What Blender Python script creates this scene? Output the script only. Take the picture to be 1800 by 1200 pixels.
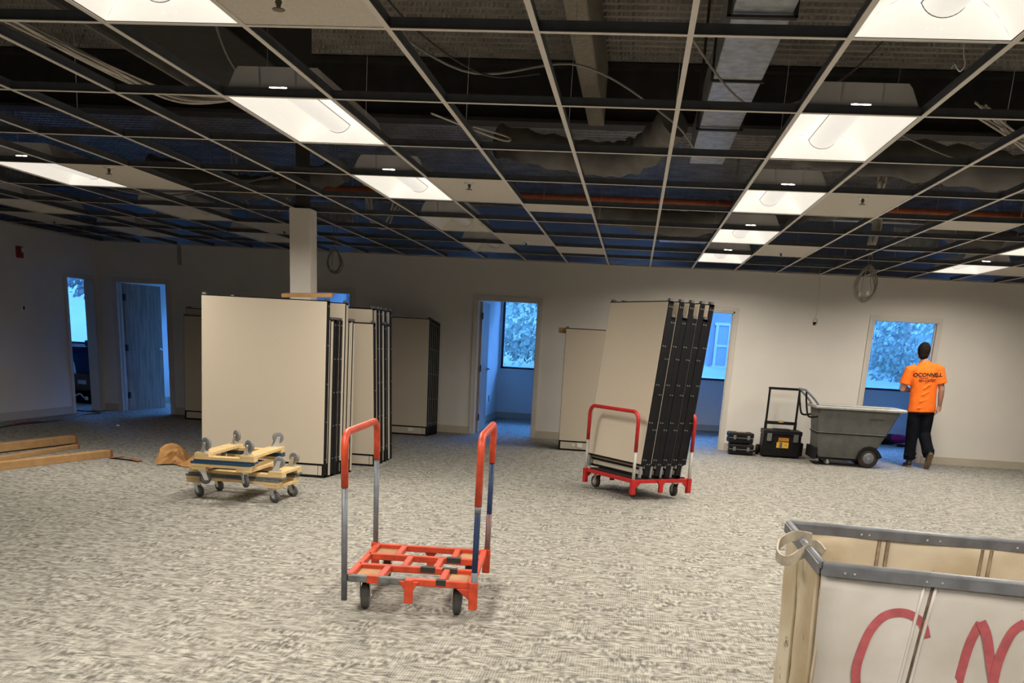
import bpy, bmesh, math, random
from mathutils import Vector, Matrix, Euler
from mathutils.bvhtree import BVHTree

for o in list(bpy.data.objects):
    bpy.data.objects.remove(o, do_unlink=True)
SC = bpy.context.scene
COL = SC.collection
PI = math.pi
rnd = random.Random(7)

# ------------------------------------------------------------------ camera
EYE = 1.3887
FPX, CYPX = 1695.54, 1096.84
YAW, PITCH, ROLL = -0.1071126, -0.2820449, -0.0555206


def cam_axes():
    c, s = math.cos, math.sin
    f = Vector((s(YAW) * c(PITCH), c(YAW) * c(PITCH), s(PITCH)))
    r = Vector((c(YAW), -s(YAW), 0))
    d = f.cross(r)
    return r * c(ROLL) + d * s(ROLL), -r * s(ROLL) + d * c(ROLL), f


cr, cd, cf = cam_axes()
cam = bpy.data.cameras.new('camera')
cam.sensor_fit = 'HORIZONTAL'
cam.sensor_width = 36
cam.lens = FPX / 1800 * 36
cam.shift_y = (CYPX - 600) / 1800
cam.clip_start, cam.clip_end = 0.05, 600
camo = bpy.data.objects.new('camera', cam)
COL.objects.link(camo)
m = Matrix.Identity(4)
for k in range(3):
    m[k][0], m[k][1], m[k][2] = cr[k], -cd[k], -cf[k]
m[2][3] = EYE
camo.matrix_world = m
SC.camera = camo

# ------------------------------------------------------------------ light
SKY = (0.14, 0.40, 1.0)
SKY_STRENGTH = 35
LAMP = (1.0, 0.915, 0.79)
LAMP_WATT = 50.0          # light given by each lit troffer
LAMP_SPREAD = 162         # degrees, cut off by the troffer's recess
world = bpy.data.worlds.new('sky')
world.use_nodes = True
SC.world = world
bg = world.node_tree.nodes['Background']
bg.inputs[0].default_value = (*SKY, 1)
bg.inputs[1].default_value = SKY_STRENGTH
SC.view_settings.view_transform = 'Standard'
SC.view_settings.look = 'None'
SC.view_settings.exposure = 0.12
SC.view_settings.gamma = 1
SC.view_settings.use_curve_mapping = False

# ------------------------------------------------------------------ dimensions
FAR_Y, LEFT_X, CEIL = 15.284, -8.551, 2.5926
OX, OY = 2.93785, -3.12319        # ceiling grid offset
GX, GY = 0.6096, 1.2192
RIGHT_X, BACK_Y, OUT_Y, DECK = 9.4, -6.0, 19.12, 3.95


def gx(i): return i * GX - OX
def gy(j): return j * GY - OY


# ------------------------------------------------------------------ materials
MATS = {}


def mat(name, col, rough=0.6, metal=0.0, var=0.08, scale=6.0, bump=0.0, bscale=60.0, emit=0.0, ecol=None, spec=0.4, col2=None, stretch=None):
    if name in MATS:
        return MATS[name]
    m = bpy.data.materials.new(name)
    m.use_nodes = True
    nt = m.node_tree
    b = nt.nodes['Principled BSDF']
    tc = nt.nodes.new('ShaderNodeTexCoord')
    src = tc.outputs['Object']
    if stretch:
        mp = nt.nodes.new('ShaderNodeMapping')
        mp.inputs['Scale'].default_value = stretch
        nt.links.new(src, mp.inputs[0])
        src = mp.outputs[0]
    nz = nt.nodes.new('ShaderNodeTexNoise')
    nz.inputs['Scale'].default_value = scale
    nz.inputs['Detail'].default_value = 4
    nt.links.new(src, nz.inputs['Vector'])
    rp = nt.nodes.new('ShaderNodeValToRGB')
    if col2 is None:
        a = [c * (1 - var) for c in col]
        z = [min(1, c * (1 + var)) for c in col]
    else:
        a, z = col, col2
    rp.color_ramp.elements[0].position, rp.color_ramp.elements[1].position = 0.35, 0.65
    rp.color_ramp.elements[0].color = (*a, 1)
    rp.color_ramp.elements[1].color = (*z, 1)
    nt.links.new(nz.outputs['Fac'], rp.inputs[0])
    nt.links.new(rp.outputs[0], b.inputs['Base Color'])
    b.inputs['Roughness'].default_value = rough
    b.inputs['Metallic'].default_value = metal
    b.inputs['Specular IOR Level'].default_value = spec
    if bump:
        n2 = nt.nodes.new('ShaderNodeTexNoise')
        n2.inputs['Scale'].default_value = bscale
        n2.inputs['Detail'].default_value = 3
        nt.links.new(src, n2.inputs['Vector'])
        bp = nt.nodes.new('ShaderNodeBump')
        bp.inputs['Strength'].default_value = bump
        bp.inputs['Distance'].default_value = 0.01
        nt.links.new(n2.outputs['Fac'], bp.inputs['Height'])
        nt.links.new(bp.outputs[0], b.inputs['Normal'])
    if emit:
        b.inputs['Emission Color'].default_value = (*(ecol or col), 1)
        b.inputs['Emission Strength'].default_value = emit
    MATS[name] = m
    return m


def mathn(nt, op, a, b=None):
    n = nt.nodes.new('ShaderNodeMath')
    n.operation = op
    for k, v in enumerate((a, b)):
        if v is None:
            continue
        if isinstance(v, (int, float)):
            n.inputs[k].default_value = v
        else:
            nt.links.new(v, n.inputs[k])
    return n.outputs[0]


def carpet_material():
    m = bpy.data.materials.new('carpet')
    m.use_nodes = True
    nt = m.node_tree
    b = nt.nodes['Principled BSDF']
    tc = nt.nodes.new('ShaderNodeTexCoord')

    def noise(scale, stretch, detail=2.0, off=(0, 0, 0)):
        mp = nt.nodes.new('ShaderNodeMapping')
        mp.inputs['Scale'].default_value = stretch
        mp.inputs['Location'].default_value = off
        nt.links.new(tc.outputs['Object'], mp.inputs[0])
        n = nt.nodes.new('ShaderNodeTexNoise')
        n.inputs['Scale'].default_value = scale
        n.inputs['Detail'].default_value = detail
        nt.links.new(mp.outputs[0], n.inputs['Vector'])
        return n.outputs['Fac']

    def step(v, lo, hi):
        mr = nt.nodes.new('ShaderNodeMapRange')
        mr.inputs[1].default_value, mr.inputs[2].default_value = lo, hi
        mr.clamp = True
        nt.links.new(v, mr.inputs[0])
        return mr.outputs[0]
    a = step(noise(1, (21, 52, 1), 3.0), .40, .60)         # dashes along the room's width
    c = step(noise(1, (46, 16, 1), 3.0, (3, 7, 0)), .42, .62)    # short dashes the other way
    pick = step(noise(1, (4.5, 6, 1), 2, (11, 2, 0)), .44, .58)
    mix1 = mathn(nt, 'ADD', mathn(nt, 'MULTIPLY', a, mathn(nt, 'SUBTRACT', 1, pick)), mathn(nt, 'MULTIPLY', c, pick))
    # knots: a grid of loops that shows only in some patches
    sp = nt.nodes.new('ShaderNodeSeparateXYZ')
    nt.links.new(tc.outputs['Object'], sp.inputs[0])
    sx = mathn(nt, 'SINE', mathn(nt, 'MULTIPLY', sp.outputs[0], 2 * PI / 0.013))
    sy = mathn(nt, 'SINE', mathn(nt, 'MULTIPLY', sp.outputs[1], 2 * PI / 0.017))
    dots = step(mathn(nt, 'ADD', sx, sy), -.9, .6)
    patch = step(noise(1, (3.0, 7, 1), 2, (1, 19, 0)), .46, .60)
    knots = mathn(nt, 'MULTIPLY', dots, patch)
    tone = mathn(nt, 'ADD', mathn(nt, 'MULTIPLY', mix1, mathn(nt, 'SUBTRACT', 1, mathn(nt, 'MULTIPLY', patch, .55))), mathn(nt, 'MULTIPLY', knots, .55))
    broad = step(noise(1, (7, 17, 1), 2.5, (5, 31, 0)), .40, .60)
    blocks = step(noise(1, (11, 22, 1), 1.0, (23, 4, 0)), .42, .60)
    tone = mathn(nt, 'ADD', mathn(nt, 'MULTIPLY', tone, .62), mathn(nt, 'ADD', mathn(nt, 'MULTIPLY', broad, .16), mathn(nt, 'MULTIPLY', blocks, .22)))
    grain = noise(1, (160, 160, 1), 2)
    tone = mathn(nt, 'ADD', tone, mathn(nt, 'MULTIPLY', mathn(nt, 'SUBTRACT', grain, .5), .5))
    # quarter-turned carpet tiles: a faint tone step from square to square
    rp = nt.nodes.new('ShaderNodeValToRGB')
    rp.color_ramp.elements[0].position, rp.color_ramp.elements[1].position = .06, .92
    rp.color_ramp.elements[0].color = (.102, .098, .087, 1)
    rp.color_ramp.elements[1].color = (.43, .415, .37, 1)
    nt.links.new(tone, rp.inputs[0])
    nt.links.new(rp.outputs[0], b.inputs['Base Color'])
    b.inputs['Roughness'].default_value = .95
    b.inputs['Specular IOR Level'].default_value = .1
    bp = nt.nodes.new('ShaderNodeBump')
    bp.inputs['Strength'].default_value = .35
    bp.inputs['Distance'].default_value = .006
    nt.links.new(tone, bp.inputs['Height'])
    nt.links.new(bp.outputs[0], b.inputs['Normal'])
    return m


def deck_material():
    m = mat('galvanised_deck', (.35, .325, .29), .55, .35, .2, 3.0)
    nt = m.node_tree
    b = nt.nodes['Principled BSDF']
    tc = nt.nodes.new('ShaderNodeTexCoord')
    sp = nt.nodes.new('ShaderNodeSeparateXYZ')
    nt.links.new(tc.outputs['Object'], sp.inputs[0])
    # rolled embossments: a zigzag along each rib
    tri = mathn(nt, 'PINGPONG', sp.outputs[0], .055)
    ys = mathn(nt, 'PINGPONG', sp.outputs[1], .0762)
    h = mathn(nt, 'SINE', mathn(nt, 'MULTIPLY', mathn(nt, 'ADD', tri, ys), 110.0))
    bp = nt.nodes.new('ShaderNodeBump')
    bp.inputs['Strength'].default_value = .5
    bp.inputs['Distance'].default_value = .010
    nt.links.new(h, bp.inputs['Height'])
    nt.links.new(bp.outputs[0], b.inputs['Normal'])
    return m


def glass_material():
    m = bpy.data.materials.new('window_glass')
    m.use_nodes = True
    nt = m.node_tree
    nt.nodes.remove(nt.nodes['Principled BSDF'])
    out = nt.nodes['Material Output']
    tr = nt.nodes.new('ShaderNodeBsdfTransparent')
    tr.inputs[0].default_value = (.86, .93, 1, 1)
    gl = nt.nodes.new('ShaderNodeBsdfGlossy')
    gl.inputs['Roughness'].default_value = .03
    fr = nt.nodes.new('ShaderNodeFresnel')
    fr.inputs[0].default_value = 1.45
    nz = nt.nodes.new('ShaderNodeTexNoise')
    nz.inputs['Scale'].default_value = 2
    bp = nt.nodes.new('ShaderNodeBump')
    bp.inputs['Strength'].default_value = .02
    nt.links.new(nz.outputs['Fac'], bp.inputs['Height'])
    nt.links.new(bp.outputs[0], gl.inputs['Normal'])
    mx = nt.nodes.new('ShaderNodeMixShader')
    nt.links.new(fr.outputs[0], mx.inputs[0])
    nt.links.new(tr.outputs[0], mx.inputs[1])
    nt.links.new(gl.outputs[0], mx.inputs[2])
    nt.links.new(mx.outputs[0], out.inputs[0])
    return m


CARPET = carpet_material()
DECKM = deck_material()
GLASS = glass_material()
WALL = mat('wall_paint', (.72, .685, .63), .85, var=.02, scale=2, bump=.05, bscale=180)
WALLW = mat('office_wall_paint', (.84, .84, .84), .85, var=.02, scale=2)
TRIM = mat('painted_door_frame', (.62, .58, .52), .5, var=.03)
BASE = mat('vinyl_baseboard', (.50, .45, .36), .6, var=.03)
OAK = mat('door_veneer', (.36, .29, .23), .45, var=.25, scale=3, stretch=(9, 9, .8))
STEEL = mat('brushed_steel', (.55, .55, .54), .3, .9, .05)
GALV = mat('galvanised_steel', (.42, .44, .46), .42, .75, .22, 14)
TEEW = mat('tee_web_metal', (.075, .082, .095), .5, .3, .15, 9)
TEEF = mat('tee_flange_paint', (.62, .58, .52), .5, var=.04)
TILE = mat('mineral_fibre_tile', (.60, .55, .48), .95, var=.06, scale=90, bump=.5, bscale=160)
LENS = mat('lit_diffuser', (.5, .48, .45), .5, emit=.62, ecol=(1, .95, .86), var=.01)
TUBE = mat('lamp_tube', (.9, .9, .9), .4, emit=6, ecol=LAMP, var=.01)
LENS_OFF = mat('unlit_diffuser', (.70, .67, .61), .5, var=.02)
REFL = mat('glowing_reflector', (.85, .83, .79), .5, emit=.50, ecol=(1, .95, .86), var=.01)  # reflector is no lamp; its glow stands in for lamplight falling on it
GASKET = mat('dark_gasket', (.16, .15, .14), .8, var=.1)
HOUSE = mat('fixture_housing', (.62, .61, .62), .42, .25, .08, 5)
FABRIC = mat('panel_fabric', (.56, .49, .395), .95, var=.05, scale=160, bump=.3, bscale=400)
KICK = mat('panel_kick_plate', (.50, .45, .37), .5, var=.04)
BLACK = mat('black_frame', (.008, .008, .009), .6, var=.2, spec=.15)
BLACKM = mat('black_mat', (.010, .010, .010), .95, var=.2)
CARD = mat('corrugated_cardboard', (.42, .245, .105), .85, var=.1, scale=12)
KRAFT = mat('kraft_paper', (.40, .21, .075), .8, var=.15, scale=10, bump=.4, bscale=20)
ORED = mat('orange_red_paint', (.54, .062, .024), .42, var=.16, scale=22)
DRED = mat('dark_red_paint', (.42, .018, .018), .35, var=.12, scale=18)
BLUEP = mat('worn_blue_paint', (.005, .018, .070), .5, 0, .5, 9, col2=(.018, .036, .09), spec=.25)
GREYP = mat('grey_primer', (.13, .14, .14), .55, var=.3, scale=16)
GREYT = mat('grey_tube', (.155, .170, .195), .5, .25, .15, 20)
RUBBER = mat('grey_rubber', (.075, .075, .072), .7, var=.15)
RUBBERL = mat('light_grey_rubber', (.20, .20, .19), .6, var=.1)
RUBBERD = mat('brown_black_rubber', (.035, .022, .020), .6, var=.15)
ZINC = mat('zinc_plate', (.66, .67, .68), .3, .7, .06)
PINE = mat('pine_wood', (.62, .45, .22), .7, var=.18, scale=3, stretch=(2, 22, 22))
PLY = mat('worn_plywood', (.33, .18, .085), .75, var=.2, scale=8)
CARPB = mat('blue_carpet_strip', (.02, .06, .12), .95, var=.3, scale=60)
CARPG = mat('grey_carpet_strip', (.13, .14, .15), .95, var=.3, scale=60)
CANVAS = mat('stained_canvas', (.44, .35, .22), .9, scale=3.2, col2=(.66, .59, .46), bump=.25, bscale=14)
CANVASW = mat('white_canvas', (.50, .47, .43), .9, scale=2.6, col2=(.66, .63, .61), bump=.25, bscale=14)


def add_specks(m, scale, thr, col):
    nt = m.node_tree
    b = nt.nodes['Principled BSDF']
    src = b.inputs['Base Color'].links[0].from_socket
    tc = nt.nodes.new('ShaderNodeTexCoord')
    nz = nt.nodes.new('ShaderNodeTexNoise')
    nz.inputs['Scale'].default_value = scale
    nz.inputs['Detail'].default_value = 6
    nz.inputs['Roughness'].default_value = .7
    nt.links.new(tc.outputs['Object'], nz.inputs['Vector'])
    mr = nt.nodes.new('ShaderNodeMapRange')
    mr.inputs[1].default_value, mr.inputs[2].default_value = thr, thr + .06
    nt.links.new(nz.outputs['Fac'], mr.inputs[0])
    mx = nt.nodes.new('ShaderNodeMix')
    mx.data_type = 'RGBA'
    nt.links.new(mr.outputs[0], mx.inputs[0])
    nt.links.new(src, mx.inputs[6])
    mx.inputs[7].default_value = (*col, 1)
    nt.links.new(mx.outputs[2], b.inputs['Base Color'])


add_specks(CANVASW, 11, .68, (.20, .16, .12))
add_specks(CANVAS, 9, .64, (.16, .12, .08))
VINYL = mat('grey_vinyl_binding', (.135, .142, .158), .45, var=.2, scale=18)
SPRAY = mat('red_spray_paint', (.42, .095, .11), .8, var=.15, scale=30)
DIRT = mat('dark_grime', (.12, .09, .065), .9, var=.4, scale=25)
GREYPL = mat('grey_polyethylene', (.10, .10, .093), .6, var=.14, scale=7, bump=.1, bscale=40)
GREYRIM = mat('pale_grey_plastic', (.40, .40, .38), .5, var=.1, scale=20)
BLKPL = mat('black_plastic', (.009, .009, .010), .5, var=.2, scale=30, spec=.18)
YELLOW = mat('yellow_label', (.80, .48, .05), .5, var=.06)
TSHIRT = mat('orange_cotton', (.92, .17, .012), .9, var=.08, scale=14, bump=.2, bscale=9)
PRINT = mat('black_print', (.02, .013, .01), .8, var=.1)
PRINT2 = mat('faded_print', (.30, .05, .008), .8, var=.1)
PANTS = mat('black_cotton_trousers', (.007, .008, .012), .95, var=.3, scale=12, bump=.2, bscale=18, spec=.08)
SKIN = mat('skin', (.46, .255, .18), .55, var=.07, scale=14)
HAIR = mat('dark_brown_hair', (.014, .009, .006), .8, var=.4, scale=90, bump=.5, bscale=120, spec=.1)
SHOE = mat('dark_shoe_leather', (.02, .02, .022), .6, var=.2)
SOLE = mat('tan_shoe_sole', (.19, .13, .075), .7, var=.2, scale=30)
REDPL = mat('red_device_plastic', (.25, .02, .02), .4, var=.1)
WHITEPL = mat('white_plastic', (.72, .72, .70), .4, var=.03)
CABLEW = mat('white_cable_jacket', (.52, .48, .42), .5, var=.1)
CABLEG = mat('grey_cable_jacket', (.22, .21, .20), .5, var=.1)
CABLEB = mat('black_cable_jacket', (.02, .02, .02), .5, var=.1)
REDCORD = mat('red_cord_jacket', (.22, .03, .03), .5, var=.1)
RUST = mat('rust_red_pipe', (.30, .085, .04), .6, .2, .15, 20)
FIREP = mat('sprayed_fireproofing', (.20, .175, .14), .95, var=.15, scale=20, bump=.6, bscale=60)
DARKST = mat('dark_primed_steel', (.035, .032, .030), .7, var=.2)
WRAP = mat('grey_duct_wrap', (.15, .14, .13), .7, .1, .15, 6, bump=.4, bscale=12)
BLKWRAP = mat('black_duct_liner', (.022, .020, .018), .85, var=.2)
NAVY = mat('navy_plastic_bin', (.02, .055, .12), .5, var=.1)
MAGENTA = mat('magenta_nylon', (.32, .01, .11), .6, var=.2, scale=20)
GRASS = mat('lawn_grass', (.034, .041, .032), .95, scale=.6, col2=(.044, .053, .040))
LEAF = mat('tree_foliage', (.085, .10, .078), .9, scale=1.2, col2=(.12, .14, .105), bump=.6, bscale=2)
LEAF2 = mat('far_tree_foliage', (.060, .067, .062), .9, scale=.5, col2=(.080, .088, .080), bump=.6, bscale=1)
for _m in (LEAF, LEAF2):
    _nt = _m.node_tree
    _b = _nt.nodes['Principled BSDF']
    _tr = _nt.nodes.new('ShaderNodeBsdfTranslucent')
    _mx = _nt.nodes.new('ShaderNodeMixShader')
    _mx.inputs[0].default_value = .45
    _nt.links.new(_b.inputs['Base Color'].links[0].from_socket, _tr.inputs[0])
    _nt.links.new(_b.outputs[0], _mx.inputs[1])
    _nt.links.new(_tr.outputs[0], _mx.inputs[2])
    _nt.links.new(_mx.outputs[0], _nt.nodes['Material Output'].inputs[0])
BARK = mat('tree_bark', (.12, .09, .07), .9, var=.2)
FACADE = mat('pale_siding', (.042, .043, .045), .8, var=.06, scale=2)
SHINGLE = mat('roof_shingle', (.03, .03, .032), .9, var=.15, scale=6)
ASPH = mat('asphalt', (.035, .036, .038), .9, var=.08, scale=.8)
WINF = mat('white_window_frame', (.080, .080, .080), .5, var=.03)
DGLASS = mat('dark_window_pane', (.035, .04, .05), .4, var=.05)


# ------------------------------------------------------------------ mesh builder
class MB:
    def __init__(s):
        s.v, s.f, s.mi, s.mats, s.cur, s.sm = [], [], [], [], 0, []
        s.smooth = False

    def use(s, m):
        if m not in s.mats:
            s.mats.append(m)
        s.cur = s.mats.index(m)
        return s

    def add(s, vs, fs, smooth=None):
        o = len(s.v)
        s.v += [Vector(v) for v in vs]
        for f in fs:
            s.f.append([o + k for k in f])
            s.mi.append(s.cur)
            s.sm.append(s.smooth if smooth is None else smooth)
        return s

    def box(s, x0, x1, y0, y1, z0, z1, M=None):
        vs = [Vector((x, y, z)) for z in (z0, z1) for y in (y0, y1) for x in (x0, x1)]
        if M is not None:
            vs = [M @ v for v in vs]
        return s.add(vs, [(0, 2, 3, 1), (4, 5, 7, 6), (0, 1, 5, 4), (2, 6, 7, 3), (0, 4, 6, 2), (1, 3, 7, 5)], False)

    def bar(s, p, q, w, h, up=(0, 0, 1)):
        p, q = Vector(p), Vector(q)
        d = (q - p)
        L = d.length
        d.normalize()
        u = Vector(up)
        if abs(d.dot(u)) > .98:
            u = Vector((0, 1, 0))
        a = d.cross(u).normalized()
        u = a.cross(d)
        vs = []
        for t in (p, q):
            for sa, su in ((-1, -1), (1, -1), (1, 1), (-1, 1)):
                vs.append(t + a * w / 2 * sa + u * h / 2 * su)
        return s.add(vs, [(0, 3, 2, 1), (4, 5, 6, 7), (0, 1, 5, 4), (1, 2, 6, 5), (2, 3, 7, 6), (3, 0, 4, 7)], False)

    def tube(s, path, r, n=10, caps=True, closed=False):
        path = [Vector(p) for p in path]
        N = len(path)
        rs = r if isinstance(r, (list, tuple)) else [r] * N
        o = len(s.v)
        prev = None
        for k, p in enumerate(path):
            if closed:
                t = path[(k + 1) % N] - path[k - 1]
            else:
                t = path[min(k + 1, N - 1)] - path[max(k - 1, 0)]
            t.normalize()
            if prev is None:
                a = t.orthogonal().normalized()
            else:
                a = (prev - t * prev.dot(t))
                a = a.normalized() if a.length > 1e-6 else t.orthogonal().normalized()
            prev = a
            b = t.cross(a)
            for q in range(n):
                an = 2 * PI * q / n
                s.v.append(p + (a * math.cos(an) + b * math.sin(an)) * rs[k])
        for k in range(N if closed else N - 1):
            for q in range(n):
                k2 = (k + 1) % N
                s.f.append([o + k * n + q, o + k * n + (q + 1) % n, o + k2 * n + (q + 1) % n, o + k2 * n + q])
                s.mi.append(s.cur)
                s.sm.append(True)
        if caps and not closed:
            s.f.append([o + q for q in range(n)][::-1])
            s.f.append([o + (N - 1) * n + q for q in range(n)])
            s.mi += [s.cur] * 2
            s.sm += [False] * 2
        return s

    def cyl(s, p, q, r, n=14):
        return s.tube([p, q], r, n)

    def lathe(s, c, axis, prof, n=20):
        """prof: list of (radius, offset along axis)"""
        c, ax = Vector(c), Vector(axis).normalized()
        a = ax.orthogonal().normalized()
        b = ax.cross(a)
        o = len(s.v)
        for r, h in prof:
            for q in range(n):
                an = 2 * PI * q / n
                s.v.append(c + ax * h + (a * math.cos(an) + b * math.sin(an)) * r)
        for k in range(len(prof) - 1):
            for q in range(n):
                s.f.append([o + k * n + q, o + k * n + (q + 1) % n, o + (k + 1) * n + (q + 1) % n, o + (k + 1) * n + q])
                s.mi.append(s.cur)
                s.sm.append(True)
        for k, rev in ((0, True), (len(prof) - 1, False)):
            f = [o + k * n + q for q in range(n)]
            s.f.append(f[::-1] if rev else f)
            s.mi.append(s.cur)
            s.sm.append(False)
        return s

    def prism(s, poly, y0, y1, axis='y'):
        """poly of (a,b); extruded along axis"""
        n = len(poly)
        if axis == 'y':
            vs = [(a, y0, b) for a, b in poly] + [(a, y1, b) for a, b in poly]
        elif axis == 'x':
            vs = [(y0, a, b) for a, b in poly] + [(y1, a, b) for a, b in poly]
        else:
            vs = [(a, b, y0) for a, b in poly] + [(a, b, y1) for a, b in poly]
        fs = [list(range(n))[::-1], [n + k for k in range(n)]] + [(k, (k + 1) % n, n + (k + 1) % n, n + k) for k in range(n)]
        return s.add(vs, fs, False)

    def rings(s, rings, close_ends=True, smooth=True):
        n = len(rings[0])
        o = len(s.v)
        for r in rings:
            s.v += [Vector(v) for v in r]
        for k in range(len(rings) - 1):
            for q in range(n):
                s.f.append([o + k * n + q, o + k * n + (q + 1) % n, o + (k + 1) * n + (q + 1) % n, o + (k + 1) * n + q])
                s.mi.append(s.cur)
                s.sm.append(smooth)
        if close_ends:
            s.f.append([o + q for q in range(n)][::-1])
            s.f.append([o + (len(rings) - 1) * n + q for q in range(n)])
            s.mi += [s.cur] * 2
            s.sm += [False] * 2
        return s

    def mesh(s, name, m=None, bevel=0.0, seg=1):
        me = bpy.data.meshes.new(name)
        me.from_pydata([v[:] for v in s.v], [], s.f)
        mats = s.mats or [m]
        for mm in mats:
            me.materials.append(mm)
        for p, k, sm in zip(me.polygons, s.mi, s.sm):
            p.material_index = k if s.mats else 0
            p.use_smooth = sm
        bm = bmesh.new()
        bm.from_mesh(me)
        bmesh.ops.recalc_face_normals(bm, faces=bm.faces)
        if bevel:
            ed = [e for e in bm.edges if len(e.link_faces) == 2 and e.calc_face_angle(0) > .6]
            bmesh.ops.bevel(bm, geom=ed, offset=bevel, segments=seg, affect='EDGES', profile=.5, clamp_overlap=True)
        bm.to_mesh(me)
        bm.free()
        return me

    def build(s, name, m=None, parent=None, bevel=0.0, seg=1, loc=None, rot=None):
        return link(name, s.mesh(name, m, bevel, seg), parent, loc, rot)


def link(name, me, parent=None, loc=None, rot=None):
    o = bpy.data.objects.new(name, me)
    COL.objects.link(o)
    if parent:
        o.parent = parent
    if loc:
        o.location = loc
    if rot:
        o.rotation_euler = rot
    return o


def tag(o, label=None, cat=None, group=None, kind=None):
    for k, v in (('label', label), ('category', cat), ('group', group), ('kind', kind)):
        if v:
            o[k] = v
    return o


def thing(name, label, cat, loc=(0, 0, 0), rz=0, group=None, rot=None):
    o = bpy.data.objects.new(name, None)
    o.empty_display_size = .1
    COL.objects.link(o)
    o.location = loc
    o.rotation_euler = rot or (0, 0, rz)
    return tag(o, label, cat, group)


def copy_tree(o, parent=None):
    c = o.copy()
    COL.objects.link(c)
    c.parent = parent
    for ch in o.children:
        copy_tree(ch, c)
    return c


def struct(o):
    o['kind'] = 'structure'
    return o


def baked(name, mb, m, parent, mods, loc=None):
    """evaluate modifiers on a scratch object and keep the resulting mesh"""
    tmp = mb.build('scratch', m)
    for kind, props in mods:
        md = tmp.modifiers.new(kind, kind)
        for k, v in props.items():
            setattr(md, k, v)
    bpy.context.view_layer.update()
    dg = bpy.context.evaluated_depsgraph_get()
    me = bpy.data.meshes.new_from_object(tmp.evaluated_get(dg))
    me.name = name
    for p in me.polygons:
        p.use_smooth = True
    if not me.materials:
        me.materials.append(m)
    bpy.data.objects.remove(tmp, do_unlink=True)
    return link(name, me, parent, loc)


def text_mesh(txt, size, m, depth=0.0, xscale=1.0, bold=0.0):
    cu = bpy.data.curves.new('lettering', 'FONT')
    cu.body = txt
    cu.size = size
    cu.align_x = 'CENTER'
    cu.align_y = 'CENTER'
    cu.extrude = depth
    cu.resolution_u = 3
    cu.offset = bold
    o = bpy.data.objects.new('lettering', cu)
    COL.objects.link(o)
    bpy.context.view_layer.update()
    dg = bpy.context.evaluated_depsgraph_get()
    me = bpy.data.meshes.new_from_object(o.evaluated_get(dg))
    bpy.data.objects.remove(o, do_unlink=True)
    me.materials.clear()
    me.materials.append(m)
    for v in me.vertices:
        v.co.x *= xscale
    return me


# ================================================================== THE SHELL
MB().box(LEFT_X - 6, RIGHT_X + .2, BACK_Y - .2, OUT_Y + .25, -.12, 0).build('floor', CARPET)['kind'] = 'structure'

# metal roof deck over everything
dk = MB()
P = .1524
y = BACK_Y
while y < OUT_Y + .2:
    pts = [(y, DECK), (y + .055, DECK), (y + .070, DECK + .045), (y + .137, DECK + .045), (y + P, DECK)]
    for (a, b), (c, d) in zip(pts, pts[1:]):
        dk.add([(LEFT_X - 6, a, b), (RIGHT_X + .2, a, b), (RIGHT_X + .2, c, d), (LEFT_X - 6, c, d)], [(0, 1, 2, 3)])
    y += P
dko = dk.build('ceiling', DECKM)
dko['kind'] = 'structure'

T = .12     # wall thickness
DOOR_H = 2.02


def wall_x(name, y0, y1, x0, x1, z1, openings, m=WALL):
    """wall running along x with door openings (xa, xb, za, zb)"""
    b = MB()
    xs = x0
    for xa, xb, za, zb in sorted(openings):
        b.box(xs, xa, y0, y1, 0, z1)
        b.box(xa, xb, y0, y1, zb, z1)
        if za > 0:
            b.box(xa, xb, y0, y1, 0, za)
        xs = xb
    b.box(xs, x1, y0, y1, 0, z1)
    return struct(b.build(name, m))


def wall_y(name, x0, x1, y0, y1, z1, openings, m=WALL):
    b = MB()
    ys = y0
    for ya, yb, za, zb in sorted(openings):
        b.box(x0, x1, ys, ya, 0, z1)
        b.box(x0, x1, ya, yb, zb, z1)
        if za > 0:
            b.box(x0, x1, ya, yb, 0, za)
        ys = yb
    b.box(x0, x1, ys, y1, 0, z1)
    return struct(b.build(name, m))


DOORS = [(-8.25, -7.40, 0, DOOR_H), (-5.27, -4.42, 0, DOOR_H), (-2.44, -1.50, 0, DOOR_H), (.52, 1.41, 0, DOOR_H), (3.41, 4.325, 0, DOOR_H)]
WT = CEIL + .02
wall_x('wall_far', FAR_Y, FAR_Y + T, LEFT_X - T, RIGHT_X, WT, DOORS)
wall_y('wall_left', LEFT_X - T, LEFT_X, BACK_Y, FAR_Y, WT, [(14.38, 15.13, 0, DOOR_H)])
wall_y('wall_right', RIGHT_X, RIGHT_X + T, BACK_Y, OUT_Y, DECK + .1, [])
wall_x('wall_back', BACK_Y - T, BACK_Y, LEFT_X - T, RIGHT_X, DECK + .1, [])
# offices behind the far wall
for k, x in enumerate((LEFT_X - T, -5.72, -2.72, 2.56, 5.95)):
    struct(MB().box(x, x + T, FAR_Y + T, OUT_Y, 0, WT).build('wall_office_%d' % (k + 1), WALLW))
struct(MB().box(LEFT_X - 6, LEFT_X - T, 11.2, 11.2 + T, 0, WT).build('wall_store', WALLW))
struct(MB().box(LEFT_X - 6.1, LEFT_X - 6, BACK_Y - T, OUT_Y, 0, DECK + .1).build('wall_outer_left', WALLW))
struct(MB().box(LEFT_X - 6, LEFT_X - T, BACK_Y - T, BACK_Y, 0, DECK + .1).build('wall_outer_back', WALLW))
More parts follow.
